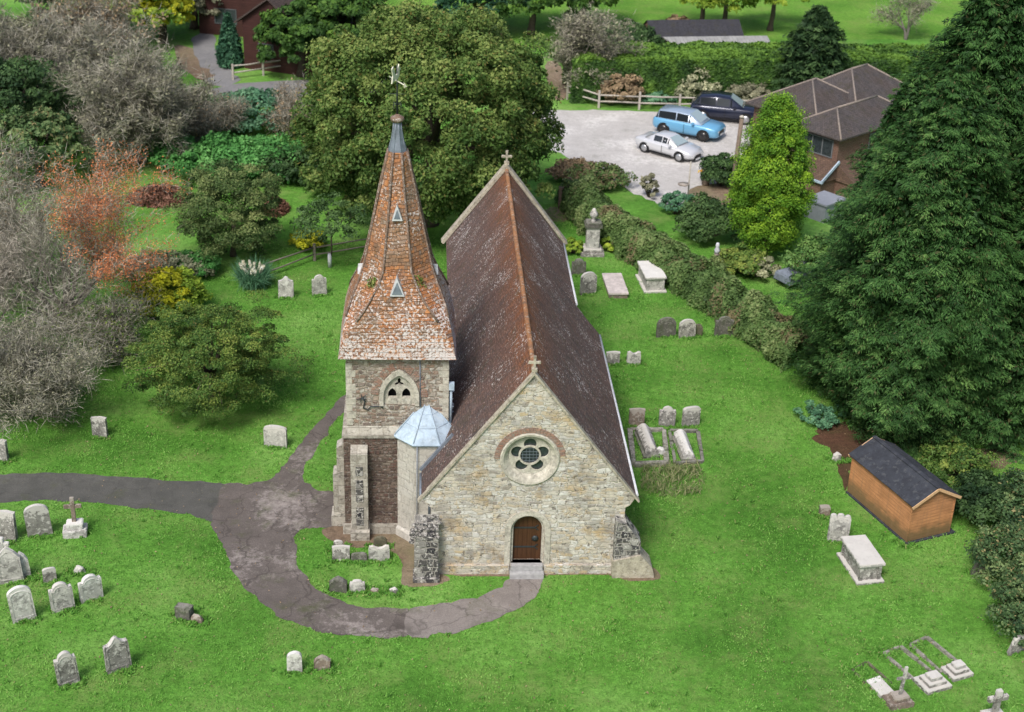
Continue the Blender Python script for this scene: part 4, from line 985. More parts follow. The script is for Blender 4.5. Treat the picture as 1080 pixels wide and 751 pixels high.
# ------------------------------------------------------------------ graves
M['st_grey'] = m_stone('grey_headstone', (0.27, 0.26, 0.24), da=0.75, la=0.8, scale=4)
M['st_pale'] = m_stone('pale_headstone', (0.42, 0.41, 0.385), dark=(0.11, 0.105, 0.1), da=0.7, la=0.8, scale=3.6)
M['st_dark'] = m_stone('dark_headstone', (0.13, 0.125, 0.11), light=(0.34, 0.33, 0.29), da=0.6, la=0.5, moss=0.4, top=0.2)
M['st_white'] = m_stone('white_headstone', (0.50, 0.49, 0.46), dark=(0.15, 0.145, 0.14), light=(0.76, 0.75, 0.72), da=0.65, la=0.7, scale=4)
M['st_brown'] = m_stone('brown_stone', (0.22, 0.175, 0.14), light=(0.50, 0.47, 0.42), da=0.4, la=0.5)
M['st_pink'] = m_stone('pinkish_slab', (0.56, 0.50, 0.48), dark=(0.36, 0.33, 0.31), light=(0.66, 0.63, 0.6), da=0.25, la=0.3, top=0.0)
M['st_kerb'] = m_stone('kerb_stone', (0.30, 0.285, 0.25), dark=(0.10, 0.10, 0.07), light=(0.52, 0.50, 0.45), da=0.8, la=0.5, scale=5, moss=0.4, top=0.0)
M['st_moss'] = m_stone('mossy_stone', (0.13, 0.12, 0.08), light=(0.3, 0.28, 0.2), da=0.5, la=0.3, moss=0.8, top=0.1)
def outline(kind, w, h):
    a = w/2
    if kind == 'round': s = h-a*0.75; return [(-a, 0), (a, 0), (a, s)]+[(a*math.cos(R(t)), s+a*0.75*math.sin(R(t))) for t in range(12, 169, 12)]+[(-a, s)]
    if kind == 'low': s = h-a*0.35; return [(-a, 0), (a, 0), (a, s)]+[(a*math.cos(R(t)), s+a*0.35*math.sin(R(t))) for t in range(12, 169, 12)]+[(-a, s)]
    if kind == 'gable': return [(-a, 0), (a, 0), (a, h*0.72), (a*0.55, h*0.88), (0, h), (-a*0.55, h*0.88), (-a, h*0.72)]
    if kind == 'shoulder': s = h*0.8; b = a*0.66; return [(-a, 0), (a, 0), (a, s), (a*0.95, s+h*0.04), (b, s+h*0.03)]+[(b*math.cos(R(t)), s+h*0.03+(h*0.17)*math.sin(R(t))) for t in range(15, 166, 15)]+[(-b, s+h*0.03), (-a*0.95, s+h*0.04), (-a, s)]
    if kind == 'ogee': s = h*0.78; return [(-a, 0), (a, 0), (a, s), (a*0.92, s+h*0.05), (a*0.6, s+h*0.07), (a*0.38, s+h*0.12), (a*0.2, s+h*0.19), (0, h), (-a*0.2, s+h*0.19), (-a*0.38, s+h*0.12), (-a*0.6, s+h*0.07), (-a*0.92, s+h*0.05), (-a, s)]
    if kind == 'lobed':
        p = [(-a, 0), (a, 0), (a, h*0.86)]
        for cx in (0.66, 0, -0.66): p += [(a*cx+a*0.33*math.cos(R(t)), h*(0.88 if cx else 0.91)+a*0.3*math.sin(R(t))) for t in range(10, 171, 20)]
        return p+[(-a, h*0.86)]
    if kind == 'camel': s = h*0.84; return [(-a, 0), (a, 0), (a, s), (a*0.9, s+h*0.13), (a*0.6, h), (a*0.3, s+h*0.07), (0, s+h*0.03), (-a*0.3, s+h*0.07), (-a*0.6, h), (-a*0.9, s+h*0.13), (-a, s)]
    return [(-a, 0), (a, 0), (a, h*0.97), (a*0.3, h), (-a*0.6, h*0.985), (-a, h*0.96)]
def panel_in(o, w): return [(x*0.74, 0.22*max(q[1] for q in o)+z*0.66) for x, z in o]
def headstone(label, s, kind, mat, th=0.14, lean=0.0, tilt=0.0, group='headstones in the churchyard', name='headstone', cat='headstone', base=False, inset=True):
    cx, cy, w, h, a = s
    o = outline(kind, w, h+0.12)
    t = root_at(name, cx, cy, label, cat, group); t.rotation_euler = (lean, tilt, a)
    mb = MB().plate(o, [], -th/2, th/2)
    st = mb.build('slab', mat, t, loc=(0, 0, -0.12), bevel=0.018)
    # uneven worn surface
    me = st.data
    for v in me.vertices: v.co += noise.noise_vector(v.co*4+Vector((cx, cy, 0)))*0.014
    if inset and w > 0.4 and h > 0.5:
        pi = [(x*0.76, z*0.70+0.22*h) for x, z in o if True]
        ring = MB(); q = [(x*0.84, z*0.74+0.19*h) for x, z in o]
        ring.plate(q+pi[::-1], [], -th/2-0.012, -th/2+0.01) if False else ring.plate(q, [pi[::-1]], -th/2-0.014, -th/2+0.006)
        ring.build('moulding', mat, t, loc=(0, 0, -0.12))
    if base: MB().box(-w*0.62, w*0.62, -th*1.1, th*1.1, -0.05, 0.1).build('base', mat, t, bevel=0.015)
    return t
def rubble_bit(label, s, mat, name='stone_fragment', cat='stone', group=None):
    cx, cy, w, h, a = s; mb = MB()
    mb.lathe([(0, -0.05), (w*0.5, -0.05), (w*0.52, h*0.3), (w*0.42, h*0.75), (w*0.18, h), (0, h)], 9, close=False, smooth=False)
    o = mb.build(name, mat, None, loc=(cx, cy, 0), rotz=a)
    for v in o.data.vertices: v.co += noise.noise_vector(v.co*5+Vector((cx, cy, 0)))*w*0.16; v.co.y *= 0.6
    return tag(o, label, cat, group)
def stone_cross(mb, x, y, z, h, w, t=0.07):
    mb.box(x-t, x+t, y-t*0.8, y+t*0.8, z, z+h); mb.box(x-w/2, x-t, y-t*0.75, y+t*0.75, z+h*0.58, z+h*0.58+t*1.9); mb.box(x+t, x+w/2, y-t*0.75, y+t*0.75, z+h*0.58, z+h*0.58+t*1.9)
    return mb
hs = headstone
hs('grey square-topped headstone cut by the left frame edge, just below the path', (-17.891, 44.358, 0.78, 1.21, -0.096), 'flat', M['st_grey'], lean=-.04)
hs('tall plain round-topped headstone leaning back, left of the small cross below the path', (-16.794, 44.790, 0.86, 1.33, 0.351), 'round', M['st_grey'], lean=.06, tilt=-.06, inset=False)
t = root_at('cross_grave', *(-15.564, 44.926), 'weathered stone cross standing on a pale stepped plinth below the path', 'grave cross', None); t.rotation_euler.z = .2
stone_cross(MB(), 0, 0, 0.5, 1.05, 0.62, 0.075).build('cross', M['st_brown'], t, bevel=0.012)
MB().box(-.42, .42, -.3, .3, -.05, .28).box(-.28, .30, -.2, .2, .28, .55).build('plinth', M['st_white'], t, bevel=0.03, jitter=0.03)
hs('pale headstone with pointed top in the crowded cluster at the left edge', (-16.901, 41.866, 0.81, 1.41, 0.265), 'gable', M['st_pale'], lean=-.03, tilt=-.05)
hs('narrow white-edged headstone right behind the pointed one in the left cluster', (-16.569, 42.165, 0.44, 1.02, 0.445), 'gable', M['st_white'], lean=-.03, tilt=-.05, inset=False)
t = root_at('cross_grave', *(-17.582, 43.074), 'short thick lichen-covered cross behind the left cluster of stones', 'grave cross', None)
stone_cross(MB(), 0, 0, 0.15, 0.85, 0.55, 0.09).build('cross', M['st_white'], t, bevel=0.02); MB().box(-.3, .3, -.22, .22, -.05, .2).build('plinth', M['st_grey'], t, bevel=0.02)
hs('very small plain headstone between the path and the row of three white-edged stones', (-15.634, 41.995, 0.44, 0.55, 0.445), 'low', M['st_grey'], th=.1, inset=False)
rubble_bit('small flat pale stone poking out of the grass beside the tiny headstone', (-14.774, 42.552, 0.41, 0.28, 0.196), M['st_pale'])
hs('large pale round-shouldered headstone, leftmost of the row of three', (-15.836, 39.787, 0.76, 1.38, 0.472), 'round', M['st_white'], lean=.03, tilt=-.06)
hs('grey headstone with shouldered white rim, middle of the row of three', (-14.729, 40.423, 0.75, 1.12, 0.491), 'shoulder', M['st_pale'], lean=.03, tilt=-.04)
hs('blotchy shouldered headstone, rightmost of the row of three', (-13.944, 41.053, 0.77, 1.01, 0.647), 'shoulder', M['st_white'], lean=.04, tilt=-.03)
hs('dark grey shouldered headstone, lower left of the front pair', (-13.482, 36.663, 0.65, 1.26, 0.562), 'shoulder', M['st_grey'], lean=.02, tilt=-.05)
hs('grey headstone with curved crest, upper right of the front pair', (-12.102, 37.432, 0.77, 1.30, 0.565), 'ogee', M['st_grey'], lean=.02, tilt=-.05)
hs('stubby dark stone with white top, alone in the grass above the front pair', (-10.611, 40.183, 0.52, 0.50, -0.250), 'flat', M['st_dark'], th=.3, name='broken_headstone', inset=False)
rubble_bit('low brown stone lump touching the stubby white-topped stone', (-10.172, 40.052, 0.43, 0.27, -0.186), M['st_brown'])
hs('small white round-topped headstone below the curve of the path', (-6.566, 37.632, 0.48, 0.75, 0.151), 'round', M['st_white'], inset=False)
hs('small brown pointed stone right of the little white headstone', (-5.709, 37.772, 0.51, 0.53, 0.055), 'gable', M['st_brown'], inset=False)
hs('small square grey headstone in front of the bare shrubs', (-16.491, 51.867, 0.59, 0.92, -0.063), 'flat', M['st_grey'], inset=False)
hs('wide curved-top headstone beside the path left of the tower', (-9.363, 51.589, 0.93, 0.96, -0.094), 'low', M['st_pale'])
t = hs('white pointed-arch headstone, left of the pair on the lawn behind the yew', (-11.087, 65.817, 0.73, 1.11, 0.082), 'ogee', M['st_white'], th=.12)
hs('greyish white headstone with shaped top, right of the pair on the lawn behind the yew', (-9.529, 66.279, 0.72, 1.06, 0.399), 'shoulder', M['st_pale'], th=.12)
hs('grey square stone at the far left edge above the path', (-19.770, 49.788, 0.46, 0.94, -0.089), 'flat', M['st_grey'], inset=False)
# beside the tower
hs('square grey headstone, left end of the row in front of the tower buttress', (-5.816, 43.830, 0.60, 0.61, 0.060), 'flat', M['st_grey'], th=.12, inset=False)
hs('small rounded stone just behind the square one at the tower buttress', (-6.002, 44.532, 0.34, 0.37, 0.059), 'round', M['st_grey'], th=.1, inset=False)
hs('low rounded stone between the two square ones in front of the tower', (-5.174, 43.809, 0.57, 0.36, 0.060), 'low', M['st_dark'], th=.12, inset=False)
hs('pale double-humped headstone, right end of the row in front of the tower', (-4.474, 43.909, 0.74, 0.61, 0.138), 'camel', M['st_pale'], th=.12, inset=False)
hs('dark green mossy rounded headstone close against the tower wall', (-4.520, 44.742, 0.48, 0.45, 0.061), 'round', M['st_moss'], th=.12, inset=False)
hs('dark pointed stone with knobbly outline, left end of the small front row by the path', (-5.694, 41.960, 0.58, 0.59, 0.058), 'gable', M['st_dark'], th=.2, inset=False)
hs('pale shouldered little stone beside the knobbly pointed one', (-5.045, 41.997, 0.52, 0.48, 0.058), 'shoulder', M['st_pale'], th=.14, inset=False)
rubble_bit('tiny brownish footstone third along the front row by the path', (-4.454, 41.976, 0.33, 0.20, 0.055), M['st_brown'], name='footstone')
rubble_bit('tiny grey footstone at the right end of the front row by the path', (-3.804, 42.014, 0.33, 0.20, 0.058), M['st_grey'], name='footstone')
# south side
hs('small grey headstone nearest the nave eaves, left of the farther pair', (4.551, 59.895, 0.60, 0.62, 0.075), 'flat', M['st_grey'], inset=False)
hs('small grey headstone, right of the farther pair by the nave', (5.498, 59.966, 0.61, 0.62, 0.074), 'camel', M['st_pale'], inset=False)
hs('brownish headstone directly behind the coped tomb, left of the row of three', (5.292, 54.301, 0.64, 0.81, 0.069), 'flat', M['st_brown'], inset=False)
hs('dark shouldered headstone, middle of the row of three behind the tombs', (6.569, 54.389, 0.68, 0.91, 0.068), 'shoulder', M['st_grey'])
hs('broad grey headstone, right of the row of three behind the tombs', (7.569, 54.458, 0.76, 0.91, 0.281), 'low', M['st_grey'])
hs('grey round-topped headstone left of the flat pink slab', (3.665, 67.476, 0.82, 1.18, 0.363), 'round', M['st_grey'])
hs('darker lumpy headstone hard by the eaves behind the round-topped one', (3.249, 69.781, 0.73, 0.89, 0.083), 'shoulder', M['st_dark'], inset=False)
hs('broad dark mossy round headstone, left of the group by the hedge', (7.184, 62.924, 0.92, 0.99, 0.187), 'round', M['st_dark'])
hs('brown-grey round headstone, middle of the group by the hedge', (8.163, 62.898, 0.79, 0.94, 0.206), 'round', M['st_grey'])
hs('small green mossy stone tucked behind the middle headstone by the hedge', (8.676, 63.141, 0.50, 0.59, 0.076), 'round', M['st_moss'], inset=False)
hs('dark headstone set against the hedge foliage', (9.939, 63.239, 0.89, 0.99, 0.192), 'shoulder', M['st_dark'])
hs('pale headstone with three rounded lobes left of the chest tomb by the shed', (12.235, 46.120, 0.76, 1.20, -0.104), 'lobed', M['st_pale'], th=.13)
hs('small brown stone with a pale cap behind the three-lobed headstone', (12.050, 47.902, 0.36, 0.38, 0.060), 'flat', M['st_brown'], th=.25, inset=False)
rubble_bit('small pale stone on the bare soil behind the shed', (13.248, 51.974, 0.39, 0.40, 0.067), M['st_pale'])
hs('dark leaning headstone half swallowed by the shrubs at the right', (16.971, 44.293, 0.56, 0.66, -0.152), 'round', M['st_dark'], tilt=.25, inset=False)
hs('pale leaning slab at the right edge below the shrubs', (17.093, 39.873, 0.80, 0.66, 0.436), 'low', M['st_grey'], tilt=.3, inset=False)
# flat slab, chest tombs, monument
def quadbox(mb, p, z0, z1):
    c = [(x, y) for x, y in p]; v = [(x, y, z0) for x, y in c]+[(x, y, z1) for x, y in c]
    return mb.add(v, [(0, 1, 2, 3), (4, 5, 6, 7), (0, 1, 5, 4), (1, 2, 6, 5), (2, 3, 7, 6), (3, 0, 4, 7)])
def chest(label, c, a, w, l, h, mat, top, leg=False):
    t = root_at('chest_tomb', c[0], c[1], label, 'chest tomb'); t.rotation_euler.z = a
    MB().box(-w/2+.12, w/2-.12, -l/2+.12, l/2-.12, 0, h-.12).build('chest', mat, t, bevel=0.01)
    MB().box(-w/2, w/2, -l/2, l/2, h-.12, h).build('lid', top, t, bevel=0.02, jitter=0.01)
    MB().box(-w/2-.04, w/2+.04, -l/2-.04, l/2+.04, -.05, .1).build('base', mat, t, bevel=0.015)
    for sx in (-1, 1):
        for sy in (-1, 1): MB().box(sx*(w/2-.14)-.06, sx*(w/2-.14)+.06, sy*(l/2-.14)-.06, sy*(l/2-.14)+.06, .1, h-.12).build('corner_post', mat, t)
    return t
chest('large chest tomb with pale lichened lid in front of the wooden shed', (12.74, 44.41), .20, .96, 1.86, .82, M['st_grey'], M['st_pale'])
chest('tall chest tomb with an overhanging white lid beside the hedge', (6.89, 68.91), .146, 1.07, 2.13, .85, M['st_pale'], M['st_white'])
t = root_at('ledger_slab', 5.04, 68.22, 'low flat pinkish ledger slab lying on the lawn beside the white-lidded chest tomb', 'ledger slab'); t.rotation_euler.z = .10
MB().box(-.46, .46, -1.18, 1.18, -.02, .22).build('base', M['st_brown'], t, bevel=0.01); MB().box(-.50, .50, -1.24, 1.24, .22, .32).build('slab', M['st_pink'], t, bevel=0.015)
t = root_at('monument', *(4.023, 72.709), 'tall grey pedestal monument topped by a draped urn at the corner of the hedge', 'monument'); t.rotation_euler.z = .05
MB().box(-.62, .62, -.55, .55, -.02, .18).box(-.48, .48, -.42, .42, .18, .38).build('base', M['st_grey'], t, bevel=0.015)
MB().box(-.34, .34, -.3, .3, .38, 1.55).build('pedestal', M['st_pale'], t, bevel=0.012)
MB().box(-.46, .46, -.4, .4, 1.55, 1.70).box(-.40, .40, -.34, .34, 1.70, 1.82).build('cornice', M['st_dark'], t, bevel=0.012)
MB().lathe([(0, 1.82), (.17, 1.82), (.10, 1.90), (.08, 1.96), (.2, 2.1), (.23, 2.22), (.15, 2.36), (.1, 2.4), (.12, 2.46), (.04, 2.54), (0, 2.55)], 14, close=False).build('urn', M['st_pale'], t)
# coped tombs in stone kerbs by the south wall
def kerb(mb, a, b, w=0.14, h=0.12): return mb.bar((a[0], a[1], h/2-.02), (b[0], b[1], h/2-.02), w, h+.04)
def coped(label, c, a, w, l, h, mat):
    t = root_at('coped_tomb', c[0], c[1], label, 'coped tomb'); t.rotation_euler.z = a
    vs = [(-w/2, -l/2, 0), (w/2, -l/2, 0), (w/2, l/2, 0), (-w/2, l/2, 0), (-w/2, -l/2, h*.55), (w/2, -l/2, h*.55), (w/2*1.12, l/2, h*.6), (-w/2*1.12, l/2, h*.6), (-w*.12, -l/2+.08, h), (w*.12, -l/2+.08, h), (w*.14, l/2-.08, h), (-w*.14, l/2-.08, h)]
    MB().add(vs, [(0, 3, 2, 1), (0, 1, 5, 4), (1, 2, 6, 5), (2, 3, 7, 6), (3, 0, 4, 7), (4, 5, 9, 8), (5, 6, 10, 9), (6, 7, 11, 10), (7, 4, 8, 11), (8, 9, 10, 11)]).build('coped_slab', mat, t, bevel=0.012, jitter=0.012)
    MB().box(-w/2-.08, w/2+.08, -l/2-.08, l/2+.08, -.04, .1).build('base', M['st_dark'], t, bevel=0.01)
    return t
coped('grey coped tomb slab nearest the nave wall in its kerb', (5.622, 52.674), .14, .52, 1.9, .55, M['st_grey'])
coped('white-streaked coped tomb slab, the right-hand one of the two by the nave', (7.116, 52.469), .12, .46, 1.8, .48, M['st_white'])
def kerbset(label, pts, mat, name='grave_kerb', gaps=(), w=0.13, h=0.12, closed=True):
    c = pts[0]; t = root_at(name, c[0], c[1], label, 'grave kerb'); mb_ = []
    k = len(pts)
    for i in range(k if closed else k-1):
        if i in gaps: continue
        a, b = Vector(pts[i])-Vector(c), Vector(pts[(i+1) % k])-Vector(c); n_ = max(1, int((b-a).length/0.75))
        for j in range(n_):
            p, q = a.lerp(b, j/n_+.012), a.lerp(b, (j+1)/n_-.012)
            kerb(MB(), p, q, w*random.uniform(.85, 1.1), h*random.uniform(.7, 1.15)).build('kerb_stone', mat, t, bevel=0.012, jitter=0.012)
    return t
kerbset('broken stone kerb around the grey coped tomb under the nave eaves', [(4.99, 53.80), (6.41, 53.90), (6.32, 51.15), (4.98, 50.99)], M['st_kerb'], w=.2, h=.2)
kerbset('low kerb around the white-streaked coped tomb', [(6.64, 53.84), (7.83, 53.92), (7.79, 51.47), (6.67, 51.24)], M['st_dark'], w=.15)
rubble_bit('white flaking kerb fragment between the two coped tombs', (6.073, 51.947, 0.46, 0.35, 0.067), M['st_white'])
# kerbed graves, lower right
kerbset('complete pale rectangular kerb with a stepped headpiece, left of the two white kerbs', [(12.58, 39.53), (13.20, 39.91), (14.05, 38.49), (13.40, 38.03)], M['st_kerb'], gaps=(2,), w=.11, h=.1)
kerbset('partly buried pale kerb outline, right of the two white kerbs', [(13.57, 40.03), (14.21, 40.47), (14.93, 39.16), (14.28, 38.64)], M['st_kerb'], gaps=(2,), w=.11, h=.09)
kerbset('mossy sunken kerb outline left of the white kerbs', [(11.37, 38.59), (11.93, 39.05), (12.51, 37.98), (11.86, 37.67)], M['st_moss'], gaps=(2,), w=.1, h=.07)
def stepped(label, c, a, s=1.0, mat=None):
    t = root_at('stepped_plinth', c[0], c[1], label, 'grave plinth'); t.rotation_euler.z = a
    MB().box(-.48*s, .48*s, -.40*s, .40*s, -.03, .14).build('lower_step', mat, t, bevel=0.015)
    MB().box(-.34*s, .34*s, -.28*s, .28*s, .14, .28).build('middle_step', mat, t, bevel=0.015)
    MB().box(-.22*s, .22*s, -.18*s, .18*s, .28, .42).build('top_block', M['st_pale'], t, bevel=0.015)
    return t
stepped('stepped pale stone plinth at the foot of the complete white kerb', (13.829, 38.051), .42, 1.0, M['st_grey'])
stepped('stepped stone plinth at the foot of the partly buried kerb', (14.776, 38.670), .42, .85, M['st_grey'])
t = root_at('cross_grave', *(12.529, 37.107), 'thin leaning grave cross on a brown rocky base beside the sunken kerb', 'grave cross'); t.rotation_euler = (0, .06, .3)
stone_cross(MB(), 0, 0, 0.25, 1.15, 0.5, 0.05).build('cross', M['st_grey'], t, bevel=0.01); MB().box(-.42, .42, -.3, .3, -.05, .16).box(-.26, .26, -.2, .2, .16, .34).build('plinth', M['st_brown'], t, bevel=0.03, jitter=0.05)
o = MB().box(-.28, .28, -.14, .14, 0, .1).build('fallen_stone', M['st_white'], None, loc=(*(12.002, 38.049), 0), rotz=.5, bevel=0.01); tag(o, 'small white fallen block at the corner of the sunken kerb', 'stone')
o = MB().box(-.26, .26, -.3, .3, 0, .14).build('fallen_stone', M['st_pale'], None, loc=(*(12.130, 37.636), 0), rotz=.4, bevel=0.01); tag(o, 'square pale fallen slab beside the thin leaning cross', 'stone')
t = root_at('cross_grave', *(15.393, 36.537), 'stout grey grave cross with a pale knob cut by the bottom frame edge', 'grave cross'); t.rotation_euler.z = .3
stone_cross(MB(), 0, 0, 0.1, 1.0, 0.7, 0.1).build('cross', M['st_grey'], t, bevel=0.02); MB().box(-.35, .35, -.28, .28, -.05, .15).build('plinth', M['st_grey'], t, bevel=0.02)

# ------------------------------------------------------------------ shed
SA = 0.4215; SW, SLn, SH = 1.94, 3.74, 1.70
sh = tag(empty('garden_shed', (14.7777, 46.1285, 0), SA), 'small wooden shed with orange cladding and a black felt pitched roof', 'shed')
SR = SH+0.52
pent = [(0, 0.08), (SW, 0.08), (SW, SH), (SW/2, SR), (0, SH)]
MB().plate(pent, [], 0, 0.04).build('gable_wall', M['shed'], sh); MB().plate(pent, [], SLn-0.04, SLn).build('gable_wall', M['shed'], sh)
MB().box(0, 0.04, 0.04, SLn-0.04, 0.08, SH).build('side_wall', M['shed'], sh); MB().box(SW-0.04, SW, 0.04, SLn-0.04, 0.08, SH).build('side_wall', M['shed'], sh)
mb = MB()
for s in (0, 1):
    def rp(t, y, d=0): x = SW/2+(1 if s else -1)*(SW/2+0.11)*t; return (x, y, SR+0.03-(SR-SH)*1.11*t+d)
    nseg = 5
    for k in range(nseg):
        y0 = -0.14+(SLn+0.28)*k/nseg; y1 = -0.14+(SLn+0.28)*(k+1)/nseg+0.02; dz = 0.012 if k % 2 else 0
        vs = [rp(0, y0, dz), rp(1, y0, dz), rp(1, y1, dz), rp(0, y1, dz), rp(0, y0, dz+.03), rp(1, y0, dz+.03), rp(1, y1, dz+.03), rp(0, y1, dz+.03)]
        mb.add(vs, [(0, 1, 2, 3), (4, 5, 6, 7), (0, 1, 5, 4), (1, 2, 6, 5), (2, 3, 7, 6), (3, 0, 4, 7)])
mb.box(SW/2-.09, SW/2+.09, -.15, SLn+.15, SR+.045, SR+.072)
mb.build('roof', M['felt'], sh)
mb = MB()
for y in (-0.15, SLn+0.12):
    for s in (-1, 1): mb.bar((SW/2, y, SR+0.0), (SW/2+s*(SW/2+0.12), y, SR-(SR-SH)*1.13), 0.03, 0.11)
mb.build('bargeboard', M['trim'], sh)
MB().box(-.02, .03, -.02, .03, .08, SH).box(SW-.03, SW+.02, -.02, .03, .08, SH).box(-.02, .03, SLn-.03, SLn+.02, .08, SH).build('corner_trim', M['shed'], sh)
MB().box(-.06, SW+.25, -.09, SLn+.05, -.02, .06).build('base', M['concrete'] if False else M['felt'], sh)

# ------------------------------------------------------------------ house with hipped roofs beyond the conifers
M['h_brick'] = m_rubble('house_brick', [(0.20, 0.105, 0.08), (0.25, 0.135, 0.10), (0.17, 0.09, 0.07)], 0.22, 0.075, mortar=(0.3, 0.25, 0.2), stain=0.1, distort=0, mort=0.01)
M['h_tile'] = m_tiles('house_tiles', [(0.12, 0.108, 0.108), (0.155, 0.135, 0.132), (0.10, 0.092, 0.095)], (0.14, 0.10, 0.08), 0.4, 0.78)
M['h_tile2'] = m_tiles('brown_tiles', [(0.22, 0.14, 0.10), (0.17, 0.11, 0.085), (0.26, 0.17, 0.12)], (0.14, 0.10, 0.08), 0.4, 0.74)
M['ridge_pale'] = m_plain('pale_ridge', (0.26, 0.22, 0.19), 0.9, 0, 0.3, 9)
HX, HY = 18.55, 82.95
hA = math.radians(43)
hs_ = tag(empty('house', (HX, HY, 0), hA), 'brick house with hipped brown tiled roofs behind the big conifer', 'house')
# local axes: +x runs away to the right, +y runs away to the left
def hip_roof(name, x0, x1, y0, y1, z, rz, ridge_axis, mat, parent, ov=0.35, gable=False):
    x0 -= ov; x1 += ov; y0 -= ov; y1 += ov
    if ridge_axis == 'x': h = (y1-y0)/2; a, b = (x0+(0.02 if gable else h), (y0+y1)/2, rz), (x1-h, (y0+y1)/2, rz)
    else: h = (x1-x0)/2; a, b = ((x0+x1)/2, y0+h, rz), ((x0+x1)/2, y1-(0.02 if gable else h), rz)
    c = [(x0, y0, z), (x1, y0, z), (x1, y1, z), (x0, y1, z)]; vs = c+[a, b]+[(p[0], p[1], z-.12) for p in c]
    if ridge_axis == 'x': f = [(0, 1, 5, 4), (1, 2, 5), (2, 3, 4, 5), (3, 0, 4)]
    else: f = [(0, 1, 4), (1, 2, 5, 4), (2, 3, 5), (3, 0, 4, 5)]
    f += [(0, 6, 7, 1), (1, 7, 8, 2), (2, 8, 9, 3), (3, 9, 6, 0), (6, 9, 8, 7)]
    r_ = MB().add(vs, f).build(name, mat, parent)
    mb = MB(); mb.tube([a, b], 0.07, 6)
    for q in range(4):
        e = a if (Vector(c[q])-Vector(a)).length < (Vector(c[q])-Vector(b)).length else b
        mb.tube([c[q], e], 0.06, 6)
    mb.build('ridge_tiles', M['ridge_pale'], r_)
    return r_
def window(parent, x0, x1, z0, z1, axis, at, panes=2, sgn=-1):
    """frame and dark panes set on a wall; axis 'x' = wall runs along x at y=at"""
    def T(p): return p if axis == 'x' else (p[1], p[0], p[2])
    mb = MB(); W_ = 0.06
    def bx(a, b, c, d, y0=at+sgn*0.05, y1=at+sgn*0.005):
        v = [(x, y, z) for z in (c, d) for y in (min(y0, y1), max(y0, y1)) for x in (a, b)]
        mb.add([T(p) for p in v], [(0, 2, 3, 1), (4, 5, 7, 6), (0, 1, 5, 4), (2, 6, 7, 3), (0, 4, 6, 2), (1, 3, 7, 5)])
    bx(x0, x1, z0, z0+W_); bx(x0, x1, z1-W_, z1)
    for i in range(panes+1): x = x0+(x1-x0-W_)*i/panes; bx(x, x+W_, z0+W_, z1-W_)
    f = mb.build('window', M['win_frame'], parent)
    mb = MB(); bx(x0+.02, x1-.02, z0+.02, z1-.02, at+sgn*0.028, at+sgn*0.004); mb.build('pane', M['glass'], f)
    return f
M['win_frame'] = m_plain('white_frame', (0.16, 0.17, 0.18), 0.5, 0, 0.1)
M['win_dark'] = m_plain('dark_frame', (0.10, 0.11, 0.12), 0.5, 0, 0.1)
MB().box(0, 7.0, 0, 3.0, 0, 3.45).box(1.3, 10, 3.0, 7.4, 0, 3.45).build('wall', M['h_brick'], hs_)
hip_roof('roof', 0, 7.0, 0, 3.0, 3.5, 4.6, 'x', M['h_tile'], hs_)
hip_roof('roof', 1.2, 6.4, 2.6, 7.4, 3.51, 5.1, 'x', M['h_tile'], hs_)
hip_roof('roof', 4.6, 11, 2.2, 7.0, 3.52, 5.3, 'x', M['h_tile'], hs_)
window(hs_, 0.35, 2.6, 2.1, 3.2, 'y', 0.0, 3); window(hs_, 3.0, 4.2, 2.1, 3.1, 'x', 0.0, 2)
vs = [(-1.5, -0.2, 1.1), (-1.5, 4.0, 1.1), (-0.02, 4.0, 2.0), (-0.02, -0.2, 2.0), (-1.5, -0.2, 1.0), (-1.5, 4.0, 1.0), (-0.02, 4.0, 1.0), (-0.02, -0.2, 1.0)]
MB().add(vs, [(0, 1, 2, 3), (4, 7, 6, 5), (0, 4, 5, 1), (3, 2, 6, 7), (0, 3, 7, 4), (1, 5, 6, 2)]).build('lean_to_roof', M['h_tile2'], hs_)
MB().box(-1.4, -0.02, -0.1, 3.9, 0, 1.0).build('lean_to_wall', M['h_brick'], hs_)
vs = [(-0.1, -1.6, 1.0), (6, -1.6, 1.0), (6, -0.02, 2.0), (-0.1, -0.02, 2.0), (-0.1, -1.6, .9), (6, -1.6, .9), (6, -0.02, .9), (-0.1, -0.02, .9)]
MB().add(vs, [(0, 1, 2, 3), (4, 7, 6, 5), (0, 4, 5, 1), (3, 2, 6, 7), (0, 3, 7, 4), (1, 5, 6, 2)]).build('lean_to_roof', M['h_tile2'], hs_)
MB().box(0, 5.8, -1.5, -0.02, 0, .9).build('lean_to_wall', M['h_brick'], hs_)
mb = MB(); mb.bar((-1.55, -0.3, 1.1), (-1.55, 4.0, 1.1), 0.12); mb.bar((-1.55, -0.25, 1.14), (-0.05, -0.25, 2.06), 0.08, 0.16)
mb.build('gutter', M['lead'], hs_)
o = MB().box(-.95, .95, -.8, .8, 1.0, 1.1).box(-.88, .88, -.72, .72, 0, 1.0).build('outbuilding', m_plain('grey_felt_roof', (0.26, 0.28, 0.32), 0.7, 0, .1), None, loc=(*(17.382, 79.263), 0), rotz=hA)
tag(o, 'low flat-roofed grey outbuilding between the golden cypress and the big conifer', 'outbuilding')
